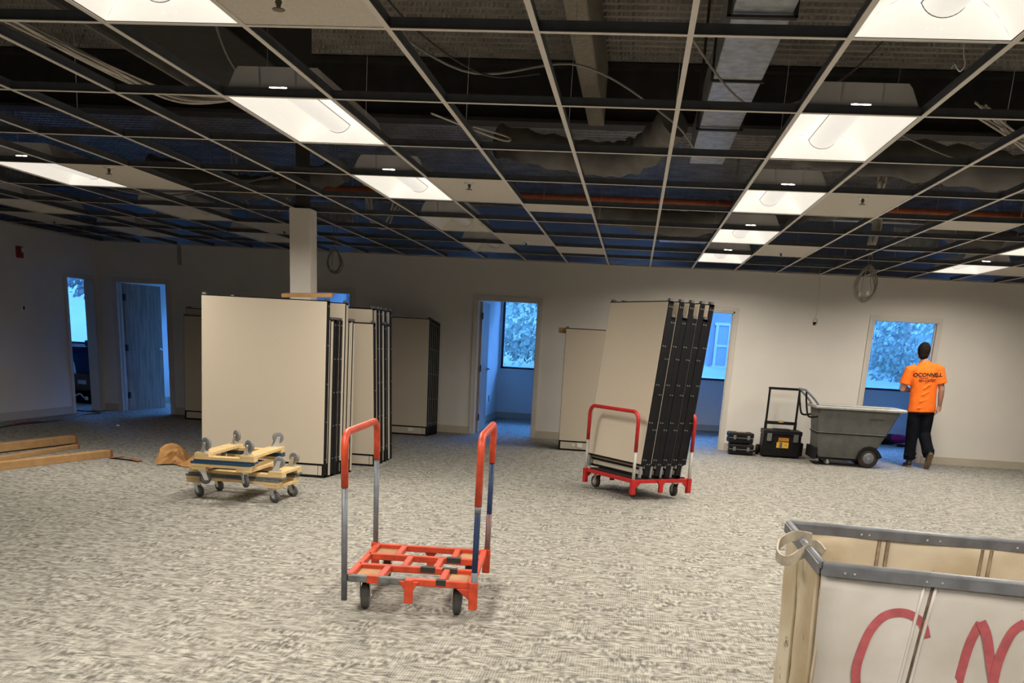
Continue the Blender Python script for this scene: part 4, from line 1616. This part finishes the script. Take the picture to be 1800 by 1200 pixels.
# open tub: outer shell and inner shell joined at the rim
def shell(b, x0b, x1b, x0t, x1t, zb, zt, dyb, dyt, xm):
    pass


sec = [  # z, x0, x1, half depth, y centre
    (.115, .05, .60, .27), (.16, .02, .75, .28), (.25, .01, .82, .295), (.43, .00, .905, .315), (.437, -.012, .918, .325), (.452, -.012, .925, .325), (.46, -.002, .922, .318), (.79, -.045, 1.06, .345)]


def rect_ring(z, x0, x1, hd, rr=.04):
    out = []
    for cx_, cy_, a0 in ((x1 - rr, hd - rr, 0), (x0 + rr, hd - rr, PI / 2), (x0 + rr, -hd + rr, PI), (x1 - rr, -hd + rr, 1.5 * PI)):
        for k in range(5):
            a = a0 + PI / 2 * k / 4
            out.append((cx_ + rr * math.cos(a), cy_ + rr * math.sin(a) + DW / 2, z))
    return out


rings = [rect_ring(*s) for s in sec]
inner = [rect_ring(z, x0 + .012, x1 - .012, hd - .012) for z, x0, x1, hd in reversed(sec) if z != .437 and z != .452]
rings += inner[:-1] + [rect_ring(.13, .07, .58, .25)]
b.rings(rings, True, True)
o = b.build('tub', GREYPL, t)
o.data.set_sharp_from_angle(angle=.5)
b = MB()
b.rings([rect_ring(.772, -.052, 1.067, .352), rect_ring(.772, -.085, 1.125, .385), rect_ring(.80, -.09, 1.13, .39), rect_ring(.812, -.08, 1.12, .38), rect_ring(.80, -.035, 1.05, .335), rect_ring(.772, -.035, 1.05, .335)], False, True)
b.build('rim', GREYRIM, t)
MB().use(BLKPL).add(rect_ring(.452, -.014, .928, .327) + rect_ring(.438, -.014, .922, .327), [(k, (k + 1) % 20, 20 + (k + 1) % 20, 20 + k) for k in range(20)]).build('shadow_groove', BLKPL, t)
MB().box(.66, .84, DW / 2 - .341, DW / 2 - .330, .655, .672).build('moulded_mark', mat('moulded_dark_letters', (.05, .05, .048), .6), t)
for sy in (.075, DW - .075):
    w = MB().lathe((.72, sy - .035, .135), (0, 1, 0), [(.085, 0), (.125, .006), (.135, .018), (.135, .052), (.125, .064), (.085, .07)], 32).build('wheel', RUBBERD, t)
    MB().lathe((.72, sy - .039, .135), (0, 1, 0), [(.02, -.004), (.055, .0), (.075, .004), (.08, .012), (.08, .07), (.03, .076)], 24).build('wheel_hub', GREYT, w)
    MB().prism([(.56, .12), (.58, .22), (.64, .28), (.72, .30), (.80, .28), (.86, .22), (.90, .16), (.84, .13), (.82, .19), (.78, .235), (.72, .25), (.66, .235), (.62, .19), (.60, .12)], sy - .045, sy + .045).build('wheel_arch', BLKPL, t)
MB().cyl((.72, .03, .135), (.72, DW - .03, .135), .015, 10).build('axle', GALV, t)
MB().box(.04, .62, .10, DW - .10, .085, .118).build('base_frame', BLKPL, t)
MB().box(-.03, .02, .06, DW - .06, .085, .24).build('rear_bumper', BLKPL, t)
for sy in (.14, DW - .14):
    caster(t, .17, sy, .12, .045, .032, .5, RUBBER, ZINC)
b = MB()
for sy in (.06, DW - .06):
    b.tube(spline([(-.035, sy, .80), (-.10, sy, .88), (-.235, sy, 1.0)]), .014, 8)
b.tube([(-.235, .06, 1.0), (-.235, DW - .06, 1.0)], .014, 8)
b.build('push_handle', GREYT, t)
b = MB()
for sy in (.07, DW - .07):
    b.tube(spline([(-.225, sy, .99), (-.21, sy, .85), (-.17, sy, .68), (-.12, sy, .645), (-.02, sy, .66)]), .013, 8)
b.build('handle_brace', BLKPL, t)

# ================================================================== TOOL BOXES
t = thing('rolling_toolbox', 'black rolling toolbox with yellow label and raised telescopic handle', 'toolbox', (2.235, 14.86, 0))
b = MB()
b.box(-.27, .27, -.22, .18, .015, .33)
b.build('body', BLKPL, t, .02, 2)
b = MB().box(-.275, .275, -.23, .185, .325, .39)
b.box(-.12, .12, -.12, .08, .385, .405)
b.build('lid', BLKPL, t, .016, 2)
for sx in (-1, 1):
    b = MB().box(sx * .19 - .035, sx * .19 + .035, -.245, -.218, .24, .345)
    b.box(sx * .19 - .03, sx * .19 + .03, -.252, -.24, .235, .25)
    b.build('latch', mat('grey_latch', (.14, .14, .14), .4), t, .005)
b = MB()
for k in range(-3, 4):
    b.box(k * .075 - .012, k * .075 + .012, -.228, -.215, .03, .13)
b.build('front_rib', BLKPL, t)
MB().box(-.075, .095, -.2305, -.222, .145, .225).build('yellow_label', YELLOW, t)
MB().box(-.055, .090, -.2305, -.222, .232, .290).build('yellow_label', mat('orange_yellow_label', (.72, .30, .03), .5), t)
b = MB()
b.box(-.035, .005, -.2325, -.2306, .150, .220)
b.build('label_picture', mat('grey_print', (.12, .12, .14), .6), t)
link('label_lettering', text_mesh('DEWALT', .036, PRINT, 0, .9), t, (.018, -.2315, .272), (PI / 2, 0, 0))
MB().box(-.045, .080, -.2325, -.2304, .240, .249).build('label_stripe', PRINT, t)
link('label_symbol', text_mesh('X', .05, PRINT, 0, 1), t, (.055, -.2315, .186), (PI / 2, 0, 0))
for sx in (-1, 1):
    MB().lathe((sx * .275, .15, .075), (sx, 0, 0), [(.075, 0), (.075, .04), (.04, .045)], 20).build('wheel', BLKPL, t)
b = MB()
b.box(.27, .325, -.12, .10, .03, .22)
b.build('side_bin', BLKPL, t, .01)
h = MB()
for sx in (-1, 1):
    h.box(sx * .215 - .020, sx * .215 + .020, .13, .165, .32, .50)
    h.box(sx * .215 - .015, sx * .215 + .015, .135, .16, .48, .985)
h.box(-.235, .235, .132, .163, .955, .99)
h.box(-.215, .215, .128, .168, .455, .50)
h.build('telescopic_handle', BLKPL, t, .004)
MB().box(-.035, .035, .126, .150, .485, .515).build('handle_button', mat('tan_button', (.5, .33, .16), .5), t)

CASE_LAB = ['lower black tool case on the floor beside the wide doorway', 'upper black tool case stacked on the lower one beside the wide doorway']
for k in range(2):
    t = thing('tool_case', CASE_LAB[k], 'tool case', (1.67 - .025 * k, 14.80, .165 * k), math.radians((-2, 3)[k]), 'stacked tool cases')
    MB().box(-.175, .175, -.15, .15, .006, .085).build('body', BLKPL, t, .018, 2)
    MB().box(-.18, .18, -.155, .155, .085, .158).build('lid', BLKPL, t, .02, 2)
    for sx in (-1, 1):
        MB().box(sx * .1 - .02, sx * .1 + .02, -.166, -.152, .06, .12).build('latch', mat('grey_latch', (.14, .14, .14), .4), t, .004)
    MB().tube(spline([(-.05, -.152, .07), (-.05, -.185, .07), (.05, -.185, .07), (.05, -.152, .07)], 4), .008, 6).build('carry_handle', BLKPL, t)
    if k:
        MB().box(-.06, .07, -.05, .06, .157, .163).build('lid_label', mat('worn_tan_label', (.42, .33, .2), .6), t)
    else:
        MB().box(.175, .215, -.06, .06, .05, .075).build('side_handle', BLKPL, t, .006)
    MB().box(-.178, .178, -.158, -.150, .080, .090).build('seam_strip', mat('grey_latch', (.14, .14, .14), .4), t)

# bag on the office floor and things in the store room
t = thing('duffel_bag', 'black bag with magenta cloth on the office floor behind the bin', 'bag', (4.63, 18.50, 0), math.radians(5))
b = MB()
b.rings([[(x, .13 * s * math.cos(a), .10 + .10 * s * math.sin(a)) for a in [2 * PI * q / 12 for q in range(12)]] for x, s in ((-.34, .2), (-.32, .75), (-.2, .98), (0, 1), (.15, .95), (.24, .7), (.25, .2))])
b.build('bag_body', mat('black_nylon', (.015, .015, .018), .7), t)
b = MB()
b.rings([[(x, -.05 + .12 * s * math.cos(a), .115 + .085 * s * math.sin(a)) for a in [2 * PI * q / 12 for q in range(12)]] for x, s in ((.05, .2), (.08, .8), (.2, 1.0), (.33, .85), (.40, .3))])
b.build('magenta_cloth', MAGENTA, t)
b = MB()
b.tube(spline([(.2, -.1, .02), (.3, -.25, .02), (.22, -.35, .015), (.1, -.42, .012)]), .014, 6)
b.build('strap', mat('black_nylon', (.015, .015, .018), .7), t)

t = thing('plastic_bin', 'navy plastic tote bin stacked on a box in the store room', 'bin', (-9.43, 16.38, .50))
b = MB()
b.rings([rect_ring(.0, -.17, .17, .13, .03), rect_ring(.18, -.185, .185, .145, .03), rect_ring(.19, -.195, .195, .15, .03), rect_ring(.44, -.215, .215, .17, .03), rect_ring(.43, -.20, .20, .155, .03), rect_ring(.03, -.16, .16, .12, .03)])
for v in b.v:
    v.y -= DW / 2
b.build('tub', NAVY, t)
b = MB().rings([[(v[0], v[1] - DW / 2, v[2]) for v in r] for r in (rect_ring(.42, -.235, .235, .19, .03), rect_ring(.455, -.235, .235, .19, .03), rect_ring(.46, -.20, .20, .155, .03), rect_ring(.42, -.20, .20, .155, .03))], False)
b.build('rim', NAVY, t)
tag(MB().box(-.12, .12, -.09, .09, 0, .10).build('storage_box', mat('dark_grey_box', (.05, .06, .08), .6), None, .01, 1, (-9.32, 16.40, .962), (0, 0, .2)), 'small dark box on top of the navy bin', 'box')
t = thing('cardboard_carton', 'brown carton with a white label under the navy bin', 'carton', (-9.46, 16.40, .225))
MB().box(-.25, .25, -.18, .18, 0, .272).build('carton_body', mat('dull_cardboard', (.15, .10, .065), .85), t, .003)
MB().box(-.09, .06, -.183, -.179, .10, .17).build('carton_label', WHITEPL, t)
t = thing('black_crate', 'black crate on the store room floor under the brown carton', 'crate', (-9.46, 16.40, 0))
b = MB()
b.box(-.25, .25, -.19, .19, 0, .02)
for s in (-1, 1):
    b.box(-.25, .25, s * .18 - .01, s * .18 + .01, 0, .22)
    b.box(s * .24 - .01, s * .24 + .01, -.19, .19, 0, .22)
b.box(-.25, .25, -.19, .19, .205, .222)
b.build('crate_body', BLKPL, t)
b = MB()
b.tube(spline([(-.15, -.195, .12), (-.05, -.215, .16), (.02, -.215, .10)]), .012, 6)
b.lathe((.06, -.2, .09), (0, -1, 0), [(.035, 0), (.03, .02)], 10)
b.build('crate_latch', WHITEPL, t)
o = MB().box(-.06, .06, -.05, .05, 0, .12).build('floor_box', BLKPL, None, .01, 1, (-7.62, 16.3, 0))
tag(o, 'small black object on the floor behind the wooden door', 'box')

# ================================================================== PERSON
PXO, PYO = 4.08, 14.60
t = thing('person', 'person in orange t-shirt and black trousers walking away towards the right doorway', 'person', (PXO, PYO, 0))


def loft(b, path, rad, n=14, squash=None):
    """tapered tube through points; rad = (side, front-back) per point, rings kept level-ish"""
    P_ = [Vector(p) for p in path]
    rings = []
    prev = None
    for k, p in enumerate(P_):
        d = (P_[min(k + 1, len(P_) - 1)] - P_[max(k - 1, 0)]).normalized()
        a = Vector((1, 0, 0))
        a = (a - d * a.dot(d))
        a = a.normalized() if a.length > .2 else d.orthogonal().normalized()
        c = d.cross(a)
        ra, rb = rad[k]
        rings.append([p + a * ra * math.cos(2 * PI * q / n) + c * rb * math.sin(2 * PI * q / n) for q in range(n)])
    b.rings(rings)
    return b


def blob(b, c, r, n=14):
    c = Vector(c)
    rings = []
    for k in range(9):
        th = PI * (k + .5) / 9
        rings.append([(c.x + r[0] * math.sin(th) * math.cos(2 * PI * q / n), c.y + r[1] * math.sin(th) * math.sin(2 * PI * q / n), c.z + r[2] * math.cos(th)) for q in range(n)])
    b.rings(rings)


# skeleton in the person's own frame (x to the picture's right, y away from the camera)
hipL, kneeL, ankL = (-.055, .02, .84), (-.055, .02, .46), (-.045, .0, .09)
hipR, kneeR, ankR = (.095, .01, .84), (.115, .03, .47), (.165, -.20, .185)
shL, elL, wrL = (-.235, .0, 1.335), (-.285, .02, 1.07), (-.20, .24, 1.06)
shR, elR, wrR = (.165, .0, 1.36), (.235, -.02, 1.10), (.262, .04, .885)
neck, head = (-.062, .0, 1.46), (-.085, .01, 1.60)
body = MB()
loft(body, [(.02, 0, .78), (.015, 0, .95), (0, 0, 1.10), (-.02, 0, 1.26), (-.035, 0, 1.36), (-.05, 0, 1.42), (-.06, 0, 1.50)],
     [(.15, .10), (.145, .095), (.145, .09), (.17, .10), (.15, .085), (.065, .06), (.055, .058)])
blob(body, (head[0], head[1] + .005, head[2] + .005), (.074, .092, .108))
blob(body, (head[0], head[1] + .06, head[2] - .055), (.050, .05, .055))
blob(body, (head[0], head[1] + .105, head[2] - .01), (.014, .02, .022), 8)
for s in (-1, 1):
    blob(body, (head[0] + s * .077, head[1] + .0, head[2] - .01), (.012, .018, .032), 8)
for a, e, w_ in ((shL, elL, wrL), (shR, elR, wrR)):
    a, e, w_ = Vector(a), Vector(e), Vector(w_)
    loft(body, [a, a.lerp(e, .5), e, e.lerp(w_, .35), w_], [(.052, .052), (.048, .050), (.040, .042), (.042, .040), (.028, .026)], 12)
for h_, k_, a_ in ((hipL, kneeL, ankL), (hipR, kneeR, ankR)):
    h_, k_, a_ = Vector(h_), Vector(k_), Vector(a_)
    loft(body, [h_, h_.lerp(k_, .5), k_, k_.lerp(a_, .35), a_], [(.08, .085), (.07, .075), (.055, .06), (.052, .06), (.036, .04)], 12)


def hand(b, w_, d, side, thumb, curl):
    """palm plus four fingers and a thumb; d along the hand, side across the knuckles"""
    w_, d, side, curl = Vector(w_), Vector(d).normalized(), Vector(side).normalized(), Vector(curl).normalized()
    loft(b, [w_ - d * .02, w_ + d * .03, w_ + d * .075, w_ + d * .09], [(.026, .018), (.036, .017), (.040, .016), (.036, .013)], 10)
    for k, L_ in enumerate((.062, .074, .070, .054)):
        p0 = w_ + d * .082 + side * (.030 - .020 * k)
        p1 = p0 + d * L_ * .45 + curl * .008
        p2 = p1 + d * L_ * .30 + curl * .016
        p3 = p2 + d * L_ * .20 + curl * .018
        b.tube([p0, p1, p2, p3], [.0095, .009, .008, .006], 8)
    p0 = w_ + d * .025 + side * .030 * thumb
    p1 = p0 + d * .035 + side * .022 * thumb + curl * .008
    p2 = p1 + d * .028 + side * .002 * thumb + curl * .012
    b.tube([w_ + d * .01, p0, p1, p2], [.012, .012, .0105, .008], 8)


hand(body, wrR, (-.10, .06, -1), (0, 1, 0), 1, (-1, .1, 0))
hand(body, wrL, (.5, .8, .1), (0, 0, 1), 1, (.3, -.2, -.2))
baked('body', body, SKIN, t, [('REMESH', {'mode': 'VOXEL', 'voxel_size': .007}), ('SMOOTH', {'factor': .5, 'iterations': 3})])
hair = MB()
blob(hair, (head[0], head[1] - .010, head[2] + .020), (.086, .098, .108), 16)
blob(hair, (head[0], head[1] - .035, head[2] - .045), (.070, .060, .070), 16)
loft(hair, [(head[0], head[1] - .035, head[2] - .02), (head[0], head[1] - .04, head[2] - .095)], [(.075, .05), (.055, .035)])
baked('hair', hair, HAIR, t, [('REMESH', {'mode': 'VOXEL', 'voxel_size': .009}), ('SMOOTH', {'factor': .5, 'iterations': 2})])
sh = MB()
loft(sh, [(.018, .0, .775), (.014, 0, .86), (.005, 0, .98), (-.004, 0, 1.10), (-.018, 0, 1.24), (-.030, 0, 1.34), (-.044, 0, 1.40), (-.056, 0, 1.445), (-.060, .0, 1.463)],
     [(.185, .135), (.186, .135), (.178, .128), (.180, .122), (.200, .124), (.195, .112), (.145, .095), (.080, .072), (.070, .066)], 20)
for a, e, s in ((shL, elL, -1), (shR, elR, 1)):
    a, e = Vector(a), Vector(e)
    loft(sh, [a + Vector((-s * .08, 0, .02)), a, a.lerp(e, .45), a.lerp(e, .72)], [(.075, .080), (.074, .080), (.076, .078), (.080, .080)], 14)
# loose folds at the waist
for k in range(5):
    z = .80 + .07 * k
    loft(sh, [(-.17 + .02 * k, -.02, z), (-.06 + .01 * k, -.125, z + .03 + .02 * k), (.04, -.128, z + .06 + .03 * k)], [(.010, .012), (.014, .012), (.008, .008)], 8)
tshirt = baked('t_shirt', sh, TSHIRT, t, [('REMESH', {'mode': 'VOXEL', 'voxel_size': .008}), ('SMOOTH', {'factor': .5, 'iterations': 4})])
tr = MB()
loft(tr, [(.02, 0, .90), (.02, 0, .82), (.025, 0, .74)], [(.168, .118), (.172, .122), (.160, .115)], 18)
for h_, k_, a_, kk in ((hipL, kneeL, ankL, 0), (hipR, kneeR, ankR, 1)):
    h_, k_, a_ = Vector(h_), Vector(k_), Vector(a_)
    loft(tr, [h_ + Vector((0, 0, .0)), h_.lerp(k_, .5), k_, k_.lerp(a_, .45), k_.lerp(a_, .8), k_.lerp(a_, .97)],
         [(.102, .112), (.097, .102), (.085, .090), (.076, .085), (.080, .088), (.074, .080)], 16)
    b_ = k_.lerp(a_, .72)
    for q in range(3):
        blob(tr, b_ + Vector((.02 * (-1) ** q, -.03, -.03 * q)), (.072, .06, .022), 12)
baked('trousers', tr, PANTS, t, [('REMESH', {'mode': 'VOXEL', 'voxel_size': .009}), ('SMOOTH', {'factor': .5, 'iterations': 3})])


def shoe(a_, pitch, name):
    s = bpy.data.objects.new(name, None)
    COL.objects.link(s)
    s.parent = t
    s.location = a_
    s.rotation_euler = (pitch, 0, 0)
    u = MB()
    loft(u, [(0, -.075, -.050), (0, -.055, -.045), (0, 0, -.040), (0, .08, -.052), (0, .15, -.062), (0, .185, -.068)], [(.022, .022), (.036, .036), (.040, .044), (.042, .034), (.040, .024), (.020, .012)], 14)
    loft(u, [(0, -.015, -.04), (0, -.02, .01), (0, -.02, .03)], [(.04, .055), (.044, .052), (.046, .052)], 14)
    baked('upper', u, SHOE, s, [('REMESH', {'mode': 'VOXEL', 'voxel_size': .008}), ('SMOOTH', {'factor': .5, 'iterations': 2})])
    so = MB()
    outl = [(.0, -.088), (.030, -.075), (.038, -.03), (.036, .03), (.045, .10), (.040, .16), (.018, .198), (-.018, .198), (-.040, .16), (-.045, .10), (-.034, .03), (-.038, -.03), (-.030, -.075)]
    so.prism(outl, -.088, -.066, 'z')
    so.build('sole', SOLE, s, .004)


shoe((ankL[0], ankL[1], .089), 0, 'shoe')
shoe((ankR[0], ankR[1] + .01, .185 + .015), math.radians(-58), 'shoe')

# print on the back of the shirt, wrapped on the cloth
bm = bmesh.new()
bm.from_mesh(tshirt.data)
bvh = BVHTree.FromBMesh(bm)
for txt, size, zc, xs, mm in (('OCONNELL', .070, 1.285, 1.02, PRINT), ('884-476-7887', .046, 1.210, .88, PRINT2)):
    me = text_mesh(txt, size, mm, 0, xs, .003)
    b2 = bmesh.new()
    b2.from_mesh(me)
    bmesh.ops.subdivide_edges(b2, edges=b2.edges[:], cuts=1)
    for v in b2.verts:
        x, z = v.co.x, v.co.y
        z2 = zc + z + x * .06
        hit = bvh.ray_cast(Vector((x - .003, -1, z2)), Vector((0, 1, 0)))
        v.co = (x - .003, (hit[0].y if hit[0] else -.12) - .004, z2)
    b2.to_mesh(me)
    b2.free()
    link('shirt_print', me, t)
sw = MB()
pts = [(-.16, 1.243), (-.08, 1.240), (0, 1.246), (.06, 1.262), (.13, 1.266)]
for (xa, za), (xb, zb) in zip(pts, pts[1:]):
    row = []
    for x, z, w_ in ((xa, za, .004), (xb, zb, .004), (xb, zb, -.004), (xa, za, -.004)):
        hit = bvh.ray_cast(Vector((x, -1, z + w_)), Vector((0, 1, 0)))
        row.append((x, (hit[0].y if hit[0] else -.12) - .004, z + w_))
    sw.add(row, [(0, 1, 2, 3)])
sw.build('shirt_print', PRINT, t)
bm.free()

# ================================================================== OUTDOORS
b = MB()
n = 40
vs, fs = [], []
XS = [-130 + 260 * k / n for k in range(n + 1)]
YS = [OUT_Y + .2, 24, 30, 36, 42, 50, 60, 75, 95, 120]
for y in YS:
    for x in XS:
        d = y - 36
        z = -.6 + (max(0, d) ** 1.18) * .10 + .4 * math.sin(x * .13 + y * .05)
        if y < 34:
            z = -.6
        vs.append((x, y, z))
for a in range(len(YS) - 1):
    for c in range(n):
        k = a * (n + 1) + c
        fs.append((k, k + 1, k + n + 2, k + n + 1))
b.add(vs, fs, True)
o = b.build('lawn', GRASS)
tag(o, 'green lawn rising behind the windows', 'lawn', None, 'structure')
b = MB().box(-60, 60, 27.5, 31.5, -.62, -.57)
o = b.build('street', ASPH)
tag(o, 'grey street crossing outside the windows', 'street', None, 'structure')


def tree(x, y, h, r, seed, m, label, z0=-.6):
    rr = random.Random(seed)
    t = thing('tree', label, 'tree', (x, y, z0), 0, 'trees outside the windows')
    tk = MB()
    tk.tube([(0, 0, 0), (.1, 0, h * .25), (0, .1, h * .5), (.05, 0, h * .8)], [h * .022, h * .018, h * .014, h * .006], 8)
    for k in range(5):
        a = rr.uniform(0, 2 * PI)
        tk.tube([(0, 0, h * (.28 + .07 * k)), (r * .5 * math.cos(a), r * .5 * math.sin(a), h * (.45 + .08 * k))], [h * .010, h * .004], 6)
    tk.build('trunk', BARK, t)
    fo = MB()
    for k in range(5200):
        a, q = rr.uniform(0, 2 * PI), rr.uniform(0, 1) ** .45
        zz = rr.uniform(.24, 1.0)
        w_ = r * math.sin(PI * min(1, max(.10, (zz - .10) / .97))) * q * (1 + .18 * math.sin(5 * a + 9 * zz))
        sz = r * rr.uniform(.025, .055)
        c = Vector((w_ * math.cos(a), w_ * math.sin(a), h * zz + rr.uniform(-.3, .3)))
        n_ = Vector((rr.uniform(-1, 1), rr.uniform(-1, 1), rr.uniform(-.2, 1))).normalized()
        e1 = n_.orthogonal().normalized()
        e2 = n_.cross(e1)
        fo.add([c - e1 * sz, c - e2 * sz * .6, c + e1 * sz, c + e2 * sz * .6], [(0, 1, 2, 3)], False)
    fo.build('foliage', m, t)


tree(-3.9, 40, 6.2, 2.7, 1, LEAF, 'round-crowned tree on the lawn seen through the central doorway')
tree(-11.5, 62, 15, 5.5, 2, LEAF2, 'large far tree left of the round-crowned one', 4)
tree(1.0, 68, 16, 6.0, 3, LEAF2, 'large far tree behind the round-crowned one', 4)
tree(10.3, 40, 6.5, 2.4, 4, LEAF, 'bushy tree seen through the right doorway')
tree(9.9, 55, 8, 2.2, 5, LEAF, 'tree behind the bushy one in the right doorway', .5)
tree(-24, 44, 9, 4, 6, LEAF2, 'tree beyond the store room window', .5)
tree(-29, 58, 14, 6, 7, LEAF2, 'tall far tree beyond the store room window', 2)
tree(-24, 74, 17, 6.5, 8, LEAF2, 'tall far tree behind the wooden door side', 4)
tree(24, 60, 15, 7, 9, LEAF2, 'tall far tree beyond the right end', 3)
tree(8, 92, 20, 8, 10, LEAF2, 'broad hilltop tree behind the house at centre', 10)
tree(27, 97, 20, 9, 11, LEAF2, 'broad hilltop tree behind the house at right', 10)
tree(-10, 100, 20, 8.5, 12, LEAF2, 'broad hilltop tree behind the lawn at centre left', 11)
tree(-40, 95, 22, 13, 13, LEAF2, 'broad hilltop tree behind the lawn at far left', 10)


def house(x, y, w, d, h, z, rows, cols, label):
    t = thing('house', label, 'building', (x, y, z), 0, 'houses outside the windows')
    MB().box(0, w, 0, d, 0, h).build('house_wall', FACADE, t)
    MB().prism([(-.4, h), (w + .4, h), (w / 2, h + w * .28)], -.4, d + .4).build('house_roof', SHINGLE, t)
    for r in range(rows):
        for c in range(cols):
            cx_ = w * (c + .5) / cols
            zc = h * (r + .55) / rows
            f = MB()
            ww, hh = .55, .85
            f.box(cx_ - ww - .12, cx_ + ww + .12, -.08, -.0, zc - hh - .12, zc - hh)
            f.box(cx_ - ww - .12, cx_ + ww + .12, -.08, -.0, zc + hh, zc + hh + .12)
            for sx in (-1, 0, 1):
                f.box(cx_ + sx * ww - .06, cx_ + sx * ww + .06, -.08, 0, zc - hh, zc + hh)
            f.box(cx_ - ww, cx_ + ww, -.07, 0, zc - .05, zc + .05)
            fo = f.build('house_window', WINF, t)
            MB().box(cx_ - ww, cx_ + ww, -.03, -.005, zc - hh, zc + hh).build('window_pane', DGLASS, fo)
    p = MB()
    p.box(-.6, w + .2, -2.2, -2.05, 0.25, 0.40)
    for k in range(int(w * 2)):
        p.box(-.55 + k * .5, -.50 + k * .5, -2.16, -2.09, -.55, .25)
    p.build('porch_rail', WINF, t)


house(3.2, 45, 5.0, 6, 6.2, .1, 2, 3, 'pale house with framed windows seen through the doorway beside the loaded cart')
house(12.0, 47, 7.5, 6, 5.6, -.1, 2, 4, 'pale house with a porch rail seen through the right doorway')
